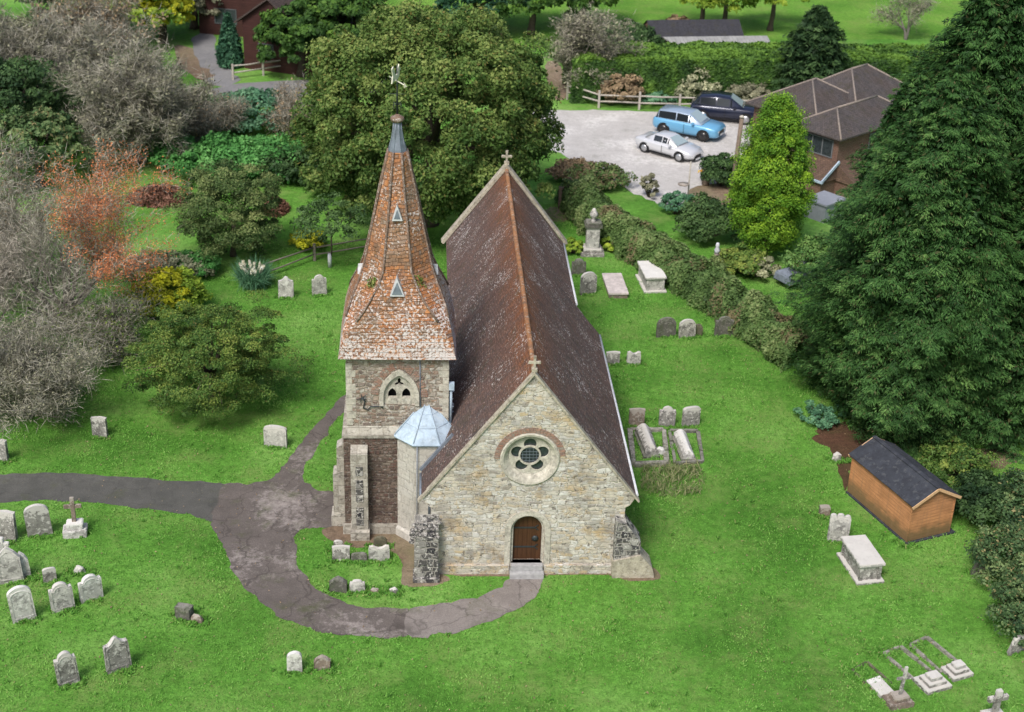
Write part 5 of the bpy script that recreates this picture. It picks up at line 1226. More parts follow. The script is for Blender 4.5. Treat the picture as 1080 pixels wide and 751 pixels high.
# ------------------------------------------------------------------ barn in the far field
BX, BY = (14.077, 112.095)
bn = tag(empty('barn', (BX, BY, 0), R(10)), 'long low barn with a dark roof and a pale sheet-roofed lean-to beyond the clipped hedge', 'barn')
MB().box(-4.4, 2.6, 0, 3.0, 0, 1.6).plate([(0.0, 1.6), (3.0, 1.6), (1.5, 2.4)], [], -4.4, -4.3, lambda x, y, z: (y, x, z)).plate([(0, 1.6), (3.0, 1.6), (1.5, 2.4)], [], 2.5, 2.6, lambda x, y, z: (y, x, z)).build('wall', M['h_brick'], bn)
M['slate'] = m_tiles('barn_slates', [(0.07, 0.07, 0.085), (0.09, 0.09, 0.105), (0.06, 0.06, 0.07)], (0.08, 0.08, 0.09), 0.3, 0.85)
M['sheetroof'] = m_boards('sheet_roof', (0.36, 0.36, 0.35), 0.3, True, 0.7)
vs = [(-4.5, -0.2, 1.55), (2.8, -0.2, 1.55), (2.8, 1.5, 2.5), (-4.5, 1.5, 2.5), (2.8, 3.2, 1.55), (-4.5, 3.2, 1.55)]
MB().add(vs, [(0, 1, 2, 3), (3, 2, 4, 5)]).build('roof', M['slate'], bn)
vs = [(-2.6, -2.2, 1.2), (4.6, -2.2, 1.2), (4.6, -0.1, 1.62), (-3.6, -0.1, 1.62), (-2.6, -2.2, 1.12), (4.6, -2.2, 1.12), (4.6, -0.1, 1.54), (-3.6, -0.1, 1.54)]
MB().add(vs, [(0, 1, 2, 3), (4, 7, 6, 5), (0, 4, 5, 1), (1, 5, 6, 2), (3, 7, 4, 0)]).build('lean_to_roof', M['sheetroof'], bn)
MB().box(-2.5, 4.5, -2.0, -0.01, 0, 1.1).build('lean_to_wall', M['pole'], bn)
# ------------------------------------------------------------------ dark red timber house, upper left
HX2, HY2 = (-19.977, 104.819)
M['redboard'] = m_boards('dark_red_boards', (0.06, 0.023, 0.02), 0.2, False)
M['h_brown'] = m_tiles('dark_brown_tiles', [(0.10, 0.075, 0.07), (0.13, 0.095, 0.085)], (0.1, 0.08, 0.07), .3, .85)
h2 = tag(empty('timber_house', (HX2, HY2, 0), R(-18)), 'dark red timber house with a steep brown roof at the upper left', 'house')
MB().plate([(0, 0), (7, 0), (7, 1.2), (2.2, 5.2), (0, 3.6)], [], 0, 0.2).box(0, 0.2, 0.2, 7, 0, 3.6).box(6.8, 7, 0.2, 7, 0, 1.2).build('wall', M['redboard'], h2)
vs = [(7.5, -0.3, 0.85), (2.2, -0.3, 5.35), (2.2, 7.2, 5.35), (7.5, 7.2, 0.85)]
MB().add(vs+[(x, y, z-.14) for x, y, z in vs], [(0, 1, 2, 3), (7, 6, 5, 4), (0, 4, 5, 1), (1, 5, 6, 2), (2, 6, 7, 3), (3, 7, 4, 0)]).build('roof', M['h_brown'], h2)
vs = [(-0.5, -0.3, 3.4), (2.2, -0.3, 5.352), (2.2, 7.2, 5.352), (-0.5, 7.2, 3.4)]
MB().add(vs+[(x, y, z-.14) for x, y, z in vs], [(0, 1, 2, 3), (7, 6, 5, 4), (0, 4, 5, 1), (1, 5, 6, 2), (2, 6, 7, 3), (3, 7, 4, 0)]).build('roof', M['h_brown'], h2)
WF = M['win_frame']; M['win_frame'] = M['win_dark']; window(h2, 1.2, 2.4, 1.0, 2.0, 'x', 0.0, 2)
HX3, HY3 = (-22.591, 113.431)
h3 = tag(empty('timber_house', (HX3, HY3, 0), R(-10)), 'brown-roofed dark timber house cut by the top frame edge', 'house')
MB().box(-2.5, 5, 0, 6, 0, 2.6).plate([(-2.5, 2.6), (5, 2.6), (1.25, 5.2)], [], 0, 6).build('wall', M['redboard'], h3)
for s in (-1, 1):
    vs = [(1.25, -0.4, 5.4), (1.25+s*4.1, -0.4, 2.5), (1.25+s*4.1, 6.4, 2.5), (1.25, 6.4, 5.4)]
    MB().add(vs+[(x, y, z-.14) for x, y, z in vs], [(0, 1, 2, 3), (7, 6, 5, 4), (0, 4, 5, 1), (1, 5, 6, 2), (2, 6, 7, 3), (3, 7, 4, 0)]).build('roof', M['h_brown'], h3)
window(h3, -1.2, 0.6, 0.9, 2.1, 'x', 0.0, 2)

# ------------------------------------------------------------------ fences, gate, pole, sign
def fence(label, pts, mat, h=1.1, step=2.6, rails=(0.5, 0.95), name='rail_fence', r=0.06):
    t = root_at(name, pts[0][0], pts[0][1], label, 'fence'); P_ = [Vector(p)-Vector(pts[0]) for p in pts]
    tot = sum((b-a).length for a, b in zip(P_, P_[1:])); n_ = max(2, int(tot/step)); posts = []
    for i in range(n_+1):
        s = tot*i/n_
        for a, b in zip(P_, P_[1:]):
            l = (b-a).length
            if s <= l+1e-4: posts.append(a.lerp(b, min(1, s/l))); break
            s -= l
    for p in posts: MB().box(p.x-.07, p.x+.07, p.y-.07, p.y+.07, -.1, h+random.uniform(-.05, .08)).build('post', mat, t)
    for a, b in zip(posts, posts[1:]):
        for z in rails: MB().tube([(a.x, a.y, z+random.uniform(-.04, .04)), ((a.x+b.x)/2, (a.y+b.y)/2, z+random.uniform(-.05, .05)), (b.x, b.y, z+random.uniform(-.04, .04))], r, 5).build('rail', mat, t)
    return t
fence('pale two-rail timber fence along the far side of the car park', [(3.20, 99.89), (5.24, 98.17), (9.75, 98.04), (13.67, 98.48), (16.16, 97.70)], M['fence'], 1.2, 2.7)
fence('pale rail fence by the road in front of the red timber house', [(-20.27, 101.91), (-18.81, 102.79), (-16.51, 104.51)], M['fence'], 1.1, 2.5)
fence('old grey rail fence behind the pampas grass and the sapling', [(-13.18, 67.23), (-11.64, 68.88), (-9.77, 71.12), (-7.92, 72.31), (-6.68, 72.41)], M['fence_old'], 0.9, 3.0, (0.35, 0.75), r=0.045)
GXY = (2.400, 79.045); GX2 = (3.199, 81.240)
g = root_at('field_gate', GXY[0], GXY[1], 'small dark wooden five-bar gate at the corner of the churchyard by the oak', 'gate'); d = Vector((GX2[0]-GXY[0], GX2[1]-GXY[1])); d = d.normalized()*1.7
for s in (0, 1): MB().box(d.x*s-.08, d.x*s+.08, d.y*s-.08, d.y*s+.08, -.1, 1.3).build('post', M['fence_dark'], g)
mb = MB()
for z in (.25, .45, .65, .85, 1.08): mb.bar((d.x*.06, d.y*.06, z), (d.x*.94, d.y*.94, z), .05, .09)
mb.bar((d.x*.06, d.y*.06, .25), (d.x*.94, d.y*.94, 1.08), .04, .08); mb.build('gate_leaf', M['fence_dark'], g)
p = (12.433, 81.659)
t = root_at('utility_pole', p[0], p[1], 'brown timber utility pole standing left of the golden cypress', 'pole')
MB().tube([(0, 0, -.1), (0.15, 0, 4.9)], [0.15, 0.12], 10).build('pole', M['pole'], t); MB().lathe([(0, 4.85), (.15, 4.88), (.15, 4.95), (0, 5.02)], 10, (0.15, 0, 0), close=False).build('cap', M['fence'], t)
p = (9.828, 80.949)
t = root_at('signpost', p[0], p[1], 'thin grey post with a small red-brown round plate at the car park exit', 'signpost')
MB().tube([(0, 0, -.05), (0, 0, 2.4)], 0.045, 8).build('post', M['fence'], t); MB().lathe([(0, 1.0), (.34, 1.0), (.34, 1.04), (0, 1.05)], 14, (-.3, 0, 0), close=False).build('plate', M['st_brown'], t)
p = (9.034, 79.966)
t = root_at('sign_board', p[0], p[1], 'small pale board lying low beside the round grey bush', 'board'); MB().box(-.7, .7, -.05, .05, .35, .75).build('board', M['lead_white'], t); MB().box(-.6, -.52, -.04, .04, -.05, .35).box(.52, .6, -.04, .04, -.05, .35).build('leg', M['pole'], t)
p = (10.321, 70.622)
t = root_at('garden_statue', p[0], p[1], 'small pale garden ornament on a thin post behind the mixed hedge', 'ornament')
MB().lathe([(0, 0), (.16, 0), (.1, .1), (.07, .5), (.1, 1.0), (.15, 1.05), (.15, 1.1), (0, 1.1)], 12, close=False).build('pedestal', M['ridge_pale'], t)
MB().lathe([(0, 1.1), (.13, 1.12), (.15, 1.3), (.08, 1.45), (.11, 1.56), (.07, 1.68), (0, 1.7)], 12, close=False).build('figure', M['lead_white'], t)
# garden seat and covered heap behind the hedge
p = (14.263, 69.513)
t = root_at('covered_trailer', p[0], p[1], 'small trailer under a blue-grey cover in the gap beside the golden cypress', 'trailer'); t.rotation_euler.z = R(35)
vs = [(-1.0, -.6, .35), (1.0, -.6, .35), (1.0, .6, .35), (-1.0, .6, .35), (-.95, -.55, .75), (.95, -.55, .8), (.95, .55, .8), (-.95, .55, .75), (-.7, 0, 1.05), (.7, 0, 1.15)]
MB().add(vs, [(0, 3, 2, 1), (0, 1, 5, 4), (1, 2, 6, 5), (2, 3, 7, 6), (3, 0, 4, 7), (4, 5, 9, 8), (6, 7, 8, 9), (5, 6, 9), (7, 4, 8)]).build('cover', M['lead_dark'], t, bevel=.04)
for s in (-1, 1): MB().tube([(0, s*.62, .3), (0, s*.76, .3)], .28, 14).build('wheel', M['iron'], t)
MB().bar((1.0, 0, .38), (1.9, 0, .38), .07).build('drawbar', M['lead_white'], t)
o = MB().box(-1.3, 1.3, -.35, .35, 0, .9).build('low_wall', M['concrete'], None, loc=(*(15.196, 70.791), 0), rotz=R(48), bevel=.04); tag(o, 'short pale garden wall rising beside the covered trailer', 'wall')
p = (11.152, 83.749)
t = root_at('flower_pot', p[0], p[1], 'flower pot of orange blooms by the dark shrub near the car park', 'flower pot')
MB().lathe([(0, 0), (.22, 0), (.3, .45), (.25, .45), (0, .42)], 14, close=False).build('pot', M['st_brown'], t)
M['bloom'] = m_leaf('bloom', (0.10, 0.16, 0.03), (0.7, 0.25, 0.03), (0.8, 0.45, 0.05))
crown('flowers', (0, 0, .65), (.45, .45, .35), M['bloom'], t, nclump=12, per=25, leaf=.06, clump=.4)

# ------------------------------------------------------------------ cars
def paint(name, c, metal=0.2, rough=0.25):
    m, nt, b = nmat(name); b.inputs['Base Color'].default_value = (*c, 1); b.inputs['Metallic'].default_value = metal; b.inputs['Roughness'].default_value = rough
    b.inputs['Specular IOR Level'].default_value = 0.5; b.inputs['Coat Weight'].default_value = 0.5; b.inputs['Coat Roughness'].default_value = 0.08
    return m
M['cglass'] = paint('car_glass', (0.02, 0.025, 0.03), 0, 0.08); M['wglass'] = paint('windscreen_glass', (0.33, 0.42, 0.45), 0, 0.1)
M['tyre'] = m_plain('tyre', (0.02, 0.02, 0.02), 0.8); M['alloy'] = paint('alloy', (0.45, 0.46, 0.48), 0.6, 0.35); M['blackrim'] = paint('black_rim', (0.03, 0.03, 0.03), 0.4, 0.3)
M['trimblack'] = m_plain('black_trim', (0.015, 0.015, 0.017), 0.5); M['lamp'] = paint('headlamp', (0.75, 0.78, 0.8), 0, 0.1); M['tail'] = paint('tail_lamp', (0.45, 0.02, 0.02), 0, 0.2)
def car(label, c, ang, mat, Lc, Wc, side, roof, rim, wr=0.34, wx=(-1.3, 1.35), roofmat=None, name='parked_car', wins=None):
    """side: lower body stations (x, half width, z bottom, z belt); roof: cabin stations (x, half width at belt, half width at roof, z roof)"""
    t = tag(empty(name, (c[0], c[1], 0), ang), label, 'car', 'cars parked in the gravel car park')
    mb = MB(); vs = []; K = 10
    for x, hw, zb, zt in side:
        pts = [(hw*.86, zb), (hw*.97, zb+.10), (hw, zb+(zt-zb)*.5), (hw*.985, zt-.10), (hw*.90, zt-.01)]
        ring = [(x, y, z) for y, z in pts]+[(x, -y, z) for y, z in pts[::-1]]
        vs += ring
    fs = []
    for i in range(len(side)-1):
        for k in range(K): fs.append((i*K+k, i*K+(k+1) % K, (i+1)*K+(k+1) % K, (i+1)*K+k))
    fs += [list(range(K)), [(len(side)-1)*K+k for k in range(K)][::-1]]
    body = mb.add(vs, fs, True).build('body', mat, t)
    mb = MB(); vs = []; K = 6
    for x, hb, hr_, z, zb in roof:
        vs += [(x, hb, zb), (x, hr_+(hb-hr_)*.12, zb+(z-zb)*.88), (x, hr_*.86, z), (x, -hr_*.86, z), (x, -hr_-(hb-hr_)*.12, zb+(z-zb)*.88), (x, -hb, zb)]
    fs = []
    for i in range(len(roof)-1):
        for k in range(K-1): fs.append((i*K+k, i*K+k+1, (i+1)*K+k+1, (i+1)*K+k))
    fs += [list(range(K)), [(len(roof)-1)*K+k for k in range(K)][::-1]]
    mb.add(vs, fs, True).build('cabin', roofmat or mat, t)
    # glass panels sit just proud of the cabin
    def pan(i0, i1, nm, m_, lo=.10, hi=.93, inset=.03):
        for s in (1, -1):
            a, b = roof[i0], roof[i1]; q = []
            for (x, hb, hr_, z, zb), dx in ((a, inset), (b, -inset)):
                for f_ in ((lo, hi) if dx > 0 else (hi, lo)): q.append((x+dx, s*(hb+(hr_+(hb-hr_)*.12-hb)*min(1, f_/.88)+.012), zb+(z-zb)*min(f_, .87)))
            MB().add(q, [(0, 1, 2, 3)]).build(nm, m_, t, fix=False)
    for a, b in wins: pan(a, b, 'side_window', M['cglass'])
    def end(i0, i1, nm, m_):
        a, b = roof[i0], roof[i1]; dxs = .02*(1 if a[0] > b[0] else -1)
        q = [(a[0]+dxs, -a[1]*.86, a[4]+.04), (a[0]+dxs, a[1]*.86, a[4]+.04), (b[0]+dxs, b[2]*.80, b[3]-.02), (b[0]+dxs, -b[2]*.80, b[3]-.02)]
        q = [(x, y, z+.025) for x, y, z in q]
        MB().add(q, [(0, 1, 2, 3)]).build(nm, m_, t, fix=False)
    end(len(roof)-1, len(roof)-2, 'windscreen', M['wglass']); end(0, 1, 'rear_window', M['cglass'])
    for x in wx:
        for s in (-1, 1):
            w = MB().tube([(x, s*(Wc/2-.20), wr), (x, s*(Wc/2+.0), wr)], wr, 20).build('wheel', M['tyre'], t)
            MB().lathe([(0, 0), (wr*.68, 0), (wr*.66, .02), (0, .03)], 14, close=False).build('rim', rim, w, loc=(x, s*(Wc/2+.002), wr)).rotation_euler = (-s*PI/2, 0, 0)
            ar = [(x+(wr+.06)*math.cos(R(q)), s*(Wc/2-.004), max(.22, wr+(wr+.06)*math.sin(R(q)))) for q in range(-20, 201, 20)]
            MB().add(ar, [list(range(len(ar)))]).build('wheel_arch', M['trimblack'], t, fix=False)
    xf = side[-1][0]; hw = side[-1][1]; zt = side[-1][3]
    for s in (-1, 1):
        MB().box(xf-.20, xf+.012, s*hw*.62-.16, s*hw*.62+.16, zt-.20, zt-.05).build('headlight', M['lamp'], t, bevel=.02)
        MB().box(side[0][0]-.012, side[0][0]+.1, s*side[0][1]*.68-.13, s*side[0][1]*.68+.13, side[0][3]-.28, side[0][3]-.1).build('tail_light', M['tail'], t, bevel=.02)
        MB().box(.55 if len(roof) > 4 else .4, .72, s*(Wc/2+.08)-.09, s*(Wc/2+.08)+.09, side[3][3]-.02, side[3][3]+.14).build('wing_mirror', mat, t, bevel=.03)
    MB().box(xf-.03, xf+.025, -hw*.55, hw*.55, zt-.40, zt-.10).build('grille', M['trimblack'], t, bevel=.02)
    MB().box(xf+.026, xf+.04, -.24, .24, zt-.42, zt-.32).build('number_plate', M['lamp'], t); MB().box(side[0][0]-.02, side[0][0]-.005, -.24, .24, side[0][3]-.38, side[0][3]-.27).build('number_plate', M['lamp'], t)
    for s in (-1, 1): MB().box(side[2][0]+.5, side[-3][0]-.55, s*Wc/2-.012, s*Wc/2+.012, .2, .30).build('sill', M['trimblack'], t)
    for s in (-1, 1): MB().box(.0, .022, s*Wc/2-.02, s*Wc/2+.002, .34, side[3][3]-.1).build('door_seam', M['trimblack'], t)
    return t
def ang(a, b): return math.atan2(b[1]-a[1], b[0]-a[0])
w0, w1 = (7.833, 89.226), (9.844, 87.654); A1 = ang(w0, w1); nrm_ = Vector((-math.sin(A1), math.cos(A1)))
ctr = (Vector(w0)+Vector(w1))/2+nrm_*0.88
side = [(-2.12, .72, .42, .80), (-1.95, .84, .30, .88), (-1.3, .90, .22, .90), (-.4, .90, .2, .87), (.6, .90, .2, .86), (1.3, .89, .22, .80), (1.85, .82, .26, .70), (2.12, .66, .30, .58)]
roof = [(-1.45, .70, .50, .93, .86), (-.75, .74, .56, 1.27, .86), (-.1, .75, .57, 1.31, .86), (.28, .75, .56, 1.26, .86), (.95, .72, .60, .88, .84)]
car('silver-white two-door sports coupe, nearest of the three parked cars', ctr, A1, paint('silver_paint', (0.66, 0.67, 0.70), 0.25, 0.3), 4.24, 1.80, side, roof, M['alloy'], .32, (-1.28, 1.30), wins=[(1, 2), (2, 3), (3, 4)])
w0, w1 = (9.302, 92.930), (11.766, 91.665); A2 = ang(w0, w1); nrm_ = Vector((-math.sin(A2), math.cos(A2))); ctr = (Vector(w0)+Vector(w1))/2+nrm_*0.95
side = [(-2.2, .82, .42, .98), (-2.05, .92, .34, 1.05), (-1.4, .96, .28, 1.06), (-.4, .96, .26, 1.05), (.7, .96, .26, 1.04), (1.5, .95, .28, 1.00), (2.05, .90, .32, .94), (2.25, .78, .36, .82)]
roof = [(-2.05, .80, .68, 1.15, 1.02), (-1.85, .84, .70, 1.56, 1.02), (-.6, .86, .71, 1.63, 1.02), (.25, .86, .70, 1.60, 1.02), (1.15, .80, .66, 1.08, 1.0)]
car('light blue sport utility car with dark side windows, middle of the three parked cars', ctr, A2, paint('blue_paint', (0.16, 0.42, 0.66), 0.2, 0.3), 4.45, 1.92, side, roof, M['blackrim'], .38, (-1.38, 1.36), roofmat=paint('pale_blue_roof', (0.36, 0.46, 0.58), .3, .25), wins=[(0, 1), (1, 2), (2, 3), (3, 4)])
w0, w1 = (12.261, 96.030), (14.860, 95.503); A3 = ang(w0, w1); nrm_ = Vector((-math.sin(A3), math.cos(A3))); ctr = (Vector(w0)+Vector(w1))/2+nrm_*0.98
side = [(-2.3, .84, .42, .98), (-2.15, .94, .34, 1.05), (-1.45, .98, .28, 1.08), (-.4, .98, .26, 1.07), (.75, .98, .26, 1.06), (1.6, .96, .28, 1.02), (2.15, .92, .32, .95), (2.38, .80, .36, .82)]
roof = [(-2.1, .82, .70, 1.20, 1.04), (-1.7, .86, .72, 1.64, 1.04), (-.6, .88, .73, 1.70, 1.04), (.3, .88, .72, 1.66, 1.04), (1.2, .82, .68, 1.10, 1.02)]
car('black sport utility car parked against the rail fence, farthest of the three', ctr, A3, paint('black_paint', (0.02, 0.025, 0.05), 0.3, 0.15), 4.7, 1.96, side, roof, M['alloy'], .38, (-1.42, 1.42), wins=[(0, 1), (1, 2), (2, 3), (3, 4)])
# ------------------------------------------------------------------ trees and shrubs
lf = {}
lf['oak'] = m_leaf('maple_leaf', (0.02, 0.05, 0.010), (0.065, 0.115, 0.026), (0.175, 0.215, 0.06), hue=((0.20, 0.17, 0.05), 0.93))
lf['cypress'] = m_leaf('dark_conifer', (0.010, 0.032, 0.008), (0.036, 0.092, 0.022), (0.115, 0.205, 0.055), 0.2, hue=((0.10, 0.095, 0.04), 0.93))
lf['gold'] = m_leaf('golden_cypress_leaf', (0.015, 0.045, 0.004), (0.065, 0.155, 0.012), (0.21, 0.33, 0.025), 0.15)
lf['yew'] = m_leaf('yew_leaf', (0.016, 0.042, 0.01), (0.06, 0.115, 0.024), (0.16, 0.20, 0.042), 0.15, hue=((0.18, 0.14, 0.05), 0.95))
lf['round'] = m_leaf('holm_leaf', (0.02, 0.04, 0.014), (0.065, 0.105, 0.032), (0.17, 0.20, 0.075), 0.2)
lf['teal'] = m_leaf('teal_leaf', (0.02, 0.06, 0.035), (0.06, 0.15, 0.08), (0.13, 0.25, 0.14), 0.2)
lf['fern'] = m_leaf('bramble_leaf', (0.025, 0.08, 0.02), (0.06, 0.19, 0.045), (0.13, 0.30, 0.09), 0.25)
lf['dark'] = m_leaf('dark_leaf', (0.010, 0.026, 0.010), (0.03, 0.062, 0.02), (0.07, 0.125, 0.04), 0.15)
lf['yellow'] = m_leaf('yellow_leaf', (0.07, 0.10, 0.012), (0.30, 0.31, 0.02), (0.62, 0.54, 0.03), 0.3)
lf['limey'] = m_leaf('lime_leaf', (0.05, 0.10, 0.012), (0.17, 0.26, 0.03), (0.36, 0.42, 0.06), 0.3)
lf['olive'] = m_leaf('grey_olive_leaf', (0.06, 0.065, 0.04), (0.145, 0.145, 0.095), (0.26, 0.255, 0.17), 0.2)
lf['silver'] = m_leaf('silver_leaf', (0.09, 0.10, 0.06), (0.22, 0.23, 0.14), (0.42, 0.42, 0.27), 0.2)
lf['brown'] = m_leaf('brown_leaf', (0.09, 0.065, 0.04), (0.20, 0.15, 0.09), (0.34, 0.25, 0.15), 0.25)
lf['orange'] = m_leaf('orange_berry', (0.22, 0.07, 0.03), (0.40, 0.135, 0.05), (0.50, 0.23, 0.11), 0.2)
lf['mixed'] = m_leaf('hedge_leaf', (0.025, 0.05, 0.015), (0.075, 0.13, 0.038), (0.18, 0.22, 0.09), 0.2, hue=((0.20, 0.17, 0.09), 0.66))
lf['clip'] = m_leaf('clipped_leaf', (0.012, 0.032, 0.008), (0.032, 0.075, 0.014), (0.09, 0.17, 0.025), 0.15)
lf['bramble'] = m_leaf('ivy_leaf', (0.015, 0.035, 0.015), (0.05, 0.095, 0.035), (0.15, 0.20, 0.08), 0.2, hue=((0.30, 0.26, 0.12), 0.90))
lf['straw'] = m_leaf('dry_grass', (0.08, 0.11, 0.04), (0.16, 0.18, 0.08), (0.28, 0.27, 0.15), 0.3)
lf['plume'] = m_leaf('pampas_plume', (0.45, 0.42, 0.30), (0.62, 0.58, 0.44), (0.75, 0.70, 0.56), 0.3)
lf['reddead'] = m_leaf('dead_leaf', (0.05, 0.025, 0.018), (0.12, 0.06, 0.04), (0.22, 0.12, 0.085), 0.1)

broadleaf('large dense green maple standing behind the spire', (-4.824, 76.075), 11.6, 7.0, lf['oak'], trunk=0.45, rz=5.9, nclump=760, per=230, leaf=0.095, clump=0.098, seed=1.3, low=-0.8, amp=0.12, fill=0.12, tmean=0.53, tvar=0.26, flat=1.05, wob=.7)
broadleaf('compact round dark evergreen tree beyond the yew on the left lawn', (-14.570, 70.708), 5.0, 2.75, lf['round'], trunk=0.14, rz=2.5, nclump=150, per=240, leaf=0.06, clump=0.18, seed=4.1, low=-0.95, amp=.15, tmean=0.48, limb=0)
conifer('huge dark green conifer towering over the shed', (16.577, 55.654), 15.4, 4.6, lf['cypress'], prof=lambda s: min(1, (max(0, 1-s)**0.55)*1.3)*(0.88+0.12*min(1, s*4)), nb=3400, per=105, leaf=0.078, droop=0.42, seed=3.0, spray=0.58)
conifer('lower conifer pressed against the left flank of the huge one', (15.511, 58.502), 11.5, 2.7, lf['cypress'], prof=lambda s: min(1, (max(0, 1-s)**0.5)*1.3), nb=1300, per=90, leaf=0.08, droop=0.42, seed=14.0, spray=0.5, tmean=0.45)
conifer('tall conifer filling the upper left flank of the huge one', (16.208, 59.458), 14.2, 3.3, lf['cypress'], prof=lambda s: min(1, (max(0, 1-s)**0.5)*1.3), nb=1500, per=85, leaf=0.085, droop=0.42, seed=24.0, spray=0.5, tmean=0.42)
conifer('second dark conifer rising out of the top right corner', (19.321, 60.902), 19.0, 4.4, lf['cypress'], prof=lambda s: min(1, (max(0, 1-s)**0.6)*1.35), nb=2600, per=80, leaf=0.10, droop=0.4, seed=8.0, spray=0.65, tmean=0.38)
conifer('dark conifer filling the right frame edge behind the shed', (21.329, 56.151), 16.0, 4.8, lf['cypress'], prof=lambda s: (max(0, 1-s)**0.6), nb=1900, per=80, leaf=0.09, droop=0.4, seed=5.0, tmean=0.36)
broadleaf('bright golden-green columnar cypress beside the car park', (13.207, 73.123), 9.0, 2.0, lf['gold'], name='cypress_tree', ry=2.0, rz=4.7, cz=4.3, trunk=0.16, limb=0, nclump=380, per=240, leaf=0.055, clump=0.155, seed=2.0, low=-0.92, amp=0.0, taper=0.34, fill=0.34, tmean=0.56, tvar=0.2, flat=1.25, wob=.45)
broadleaf('wide spreading yew with feathery branches left of the tower', (-12.538, 54.770), 4.6, 3.3, lf['yew'], name='yew_tree', ry=2.9, rz=2.3, cz=2.1, trunk=0.2, nclump=260, per=330, leaf=0.042, clump=0.15, seed=6.3, low=-0.6, amp=0.42, fill=0.3, tmean=0.52, tvar=0.3, flat=0.55, wob=.8)
# left side
twiggy('tall bare tree with clusters of orange berries at the left edge', (-20.529, 61.275), 9.6, 4.2, M['bark_grey'], ntw=17000, leafmat=lf['orange'], nleaf=21000, leaf=0.042, leafdir=(0.85, 0.2, 0.55, 0.36), leafname='berries', seed=11, base_r=.13, stems=9, tl=.34)
twiggy('tall pale bare tree at the left edge behind the berries', (-25.544, 66.196), 8.0, 3.6, M['bark_grey'], ntw=15000, leafmat=lf['brown'], nleaf=4000, leaf=.07, seed=71, stems=9, tl=.4, tw=.018)
twiggy('tangle of grey bare branches at the left edge above the path', (-19.910, 53.274), 5.0, 3.6, M['bark_grey'], ntw=19000, leafmat=lf['olive'], nleaf=22000, leaf=0.05, seed=5, stems=13, tl=.32, up=.2, base_r=.09, name='bare_shrub', cat='shrub', tw=.015)
twiggy('brownish leafless thicket between the grey tangle and the yew', (-17.798, 58.783), 3.4, 2.4, M['bark_grey'], ntw=9000, leafmat=lf['yew'], nleaf=5000, leaf=0.06, seed=9, stems=10, tl=.28, up=.25, base_r=.06, name='bare_shrub', cat='shrub')
twiggy('pale grey bare shrub cut by the left frame edge in front of the orange-berried tree', (-23.704, 60.045), 6.2, 3.2, M['bark_pale'], ntw=9000, seed=19, stems=9, tl=.34, base_r=.08, name='bare_shrub', cat='shrub', tw=.015)
twiggy('broad grey thin-leaved willow beyond the left lawn', (-22.587, 84.192), 7.8, 5.0, M['bark_grey'], ntw=26000, leafmat=lf['olive'], nleaf=17000, leaf=0.10, seed=21, stems=12, tl=.5, base_r=.16, up=.3, name='willow_tree', tw=.02)
twiggy('small brown-grey bare tree right of the willow near the road', (-20.201, 88.298), 4.4, 3.4, M['bark_grey'], ntw=14000, leafmat=lf['brown'], nleaf=3000, leaf=0.08, seed=23, stems=9, tl=.4, base_r=.09, up=.3, tw=.018)
twiggy('tall grey-brown leafless tree in the upper left corner', (-30.729, 90.931), 8.5, 4.6, M['bark_grey'], ntw=17000, leafmat=lf['olive'], nleaf=9000, leaf=0.12, seed=31, stems=9, tl=.55, base_r=.16, tw=.022)
twiggy('second grey-brown leafless tree behind the corner one', (-29.161, 99.936), 7.0, 4.6, M['bark_grey'], ntw=13000, leafmat=lf['brown'], nleaf=7000, leaf=0.13, seed=33, stems=9, tl=.55, base_r=.15, tw=.024)
broadleaf('dark green broad tree behind the corner trees on the left', (-29.978, 84.629), 5.6, 4.4, lf['dark'], nclump=110, per=160, leaf=.12, seed=12, limb=6)
broadleaf('yellowish-leaved bushy tree at the left edge above the berries', (-27.296, 79.842), 4.2, 2.8, lf['bramble'], nclump=80, per=120, leaf=.11, seed=13, tmean=.62, limb=6)
broadleaf('pale yellow-green tree at the left edge of the photo', (-34.484, 96.652), 5.2, 2.9, lf['silver'], nclump=70, per=110, leaf=.13, seed=14, tmean=.5, limb=5)
broadleaf('lime green tree at the top left behind the willow', (-30.092, 109.707), 5.5, 4.4, lf['limey'], nclump=90, per=110, leaf=.17, seed=15, limb=5)
broadleaf('yellow autumn tree beside the lime green one at the top edge', (-27.224, 110.887), 5.0, 2.6, lf['yellow'], nclump=70, per=110, leaf=.15, seed=16, tmean=.5, limb=5)
broadleaf('dark green tree under the top left frame edge', (-33.625, 111.429), 6.0, 4.6, lf['dark'], nclump=90, per=110, leaf=.17, seed=17, limb=5)
broadleaf('grey-green tree left of the brown-roofed house', (-25.763, 115.306), 4.6, 3.0, lf['olive'], nclump=80, per=110, leaf=.15, seed=18, limb=5)
conifer('small blue-green spruce in front of the red timber house', (-21.069, 105.178), 3.9, 1.5, lf['teal'], nb=260, per=40, leaf=.14, spray=.4, trunk=.1, tmean=.3)
broadleaf('dark dense evergreen left of the maple by the top frame edge', (-15.672, 103.407), 5.0, 3.0, lf['clip'], nclump=130, per=130, leaf=.17, seed=22, tmean=.42, limb=5)
broadleaf('dark dense evergreen nearer the maple by the top frame edge', (-12.962, 105.676), 5.8, 3.7, lf['clip'], nclump=130, per=130, leaf=.17, seed=24, tmean=.42, limb=5)
bush('teal-green rounded shrub between the road and the bramble bank', (-16.965, 91.847), 2.3, 2.6, lf['teal'], leaf=.11, seed=2, per=130)
bush('small bright green shrub left of the teal shrub', (-18.808, 91.260), 1.9, 1.7, lf['fern'], leaf=.10, seed=3)
bush('bright green bramble bank sloping down towards the lawn', (-16.338, 83.156), 1.9, 5.6, lf['fern'], ry=2.6, leaf=.12, seed=4, nclump=120, per=130, clump=.2, name='bramble_patch', cat='brambles')
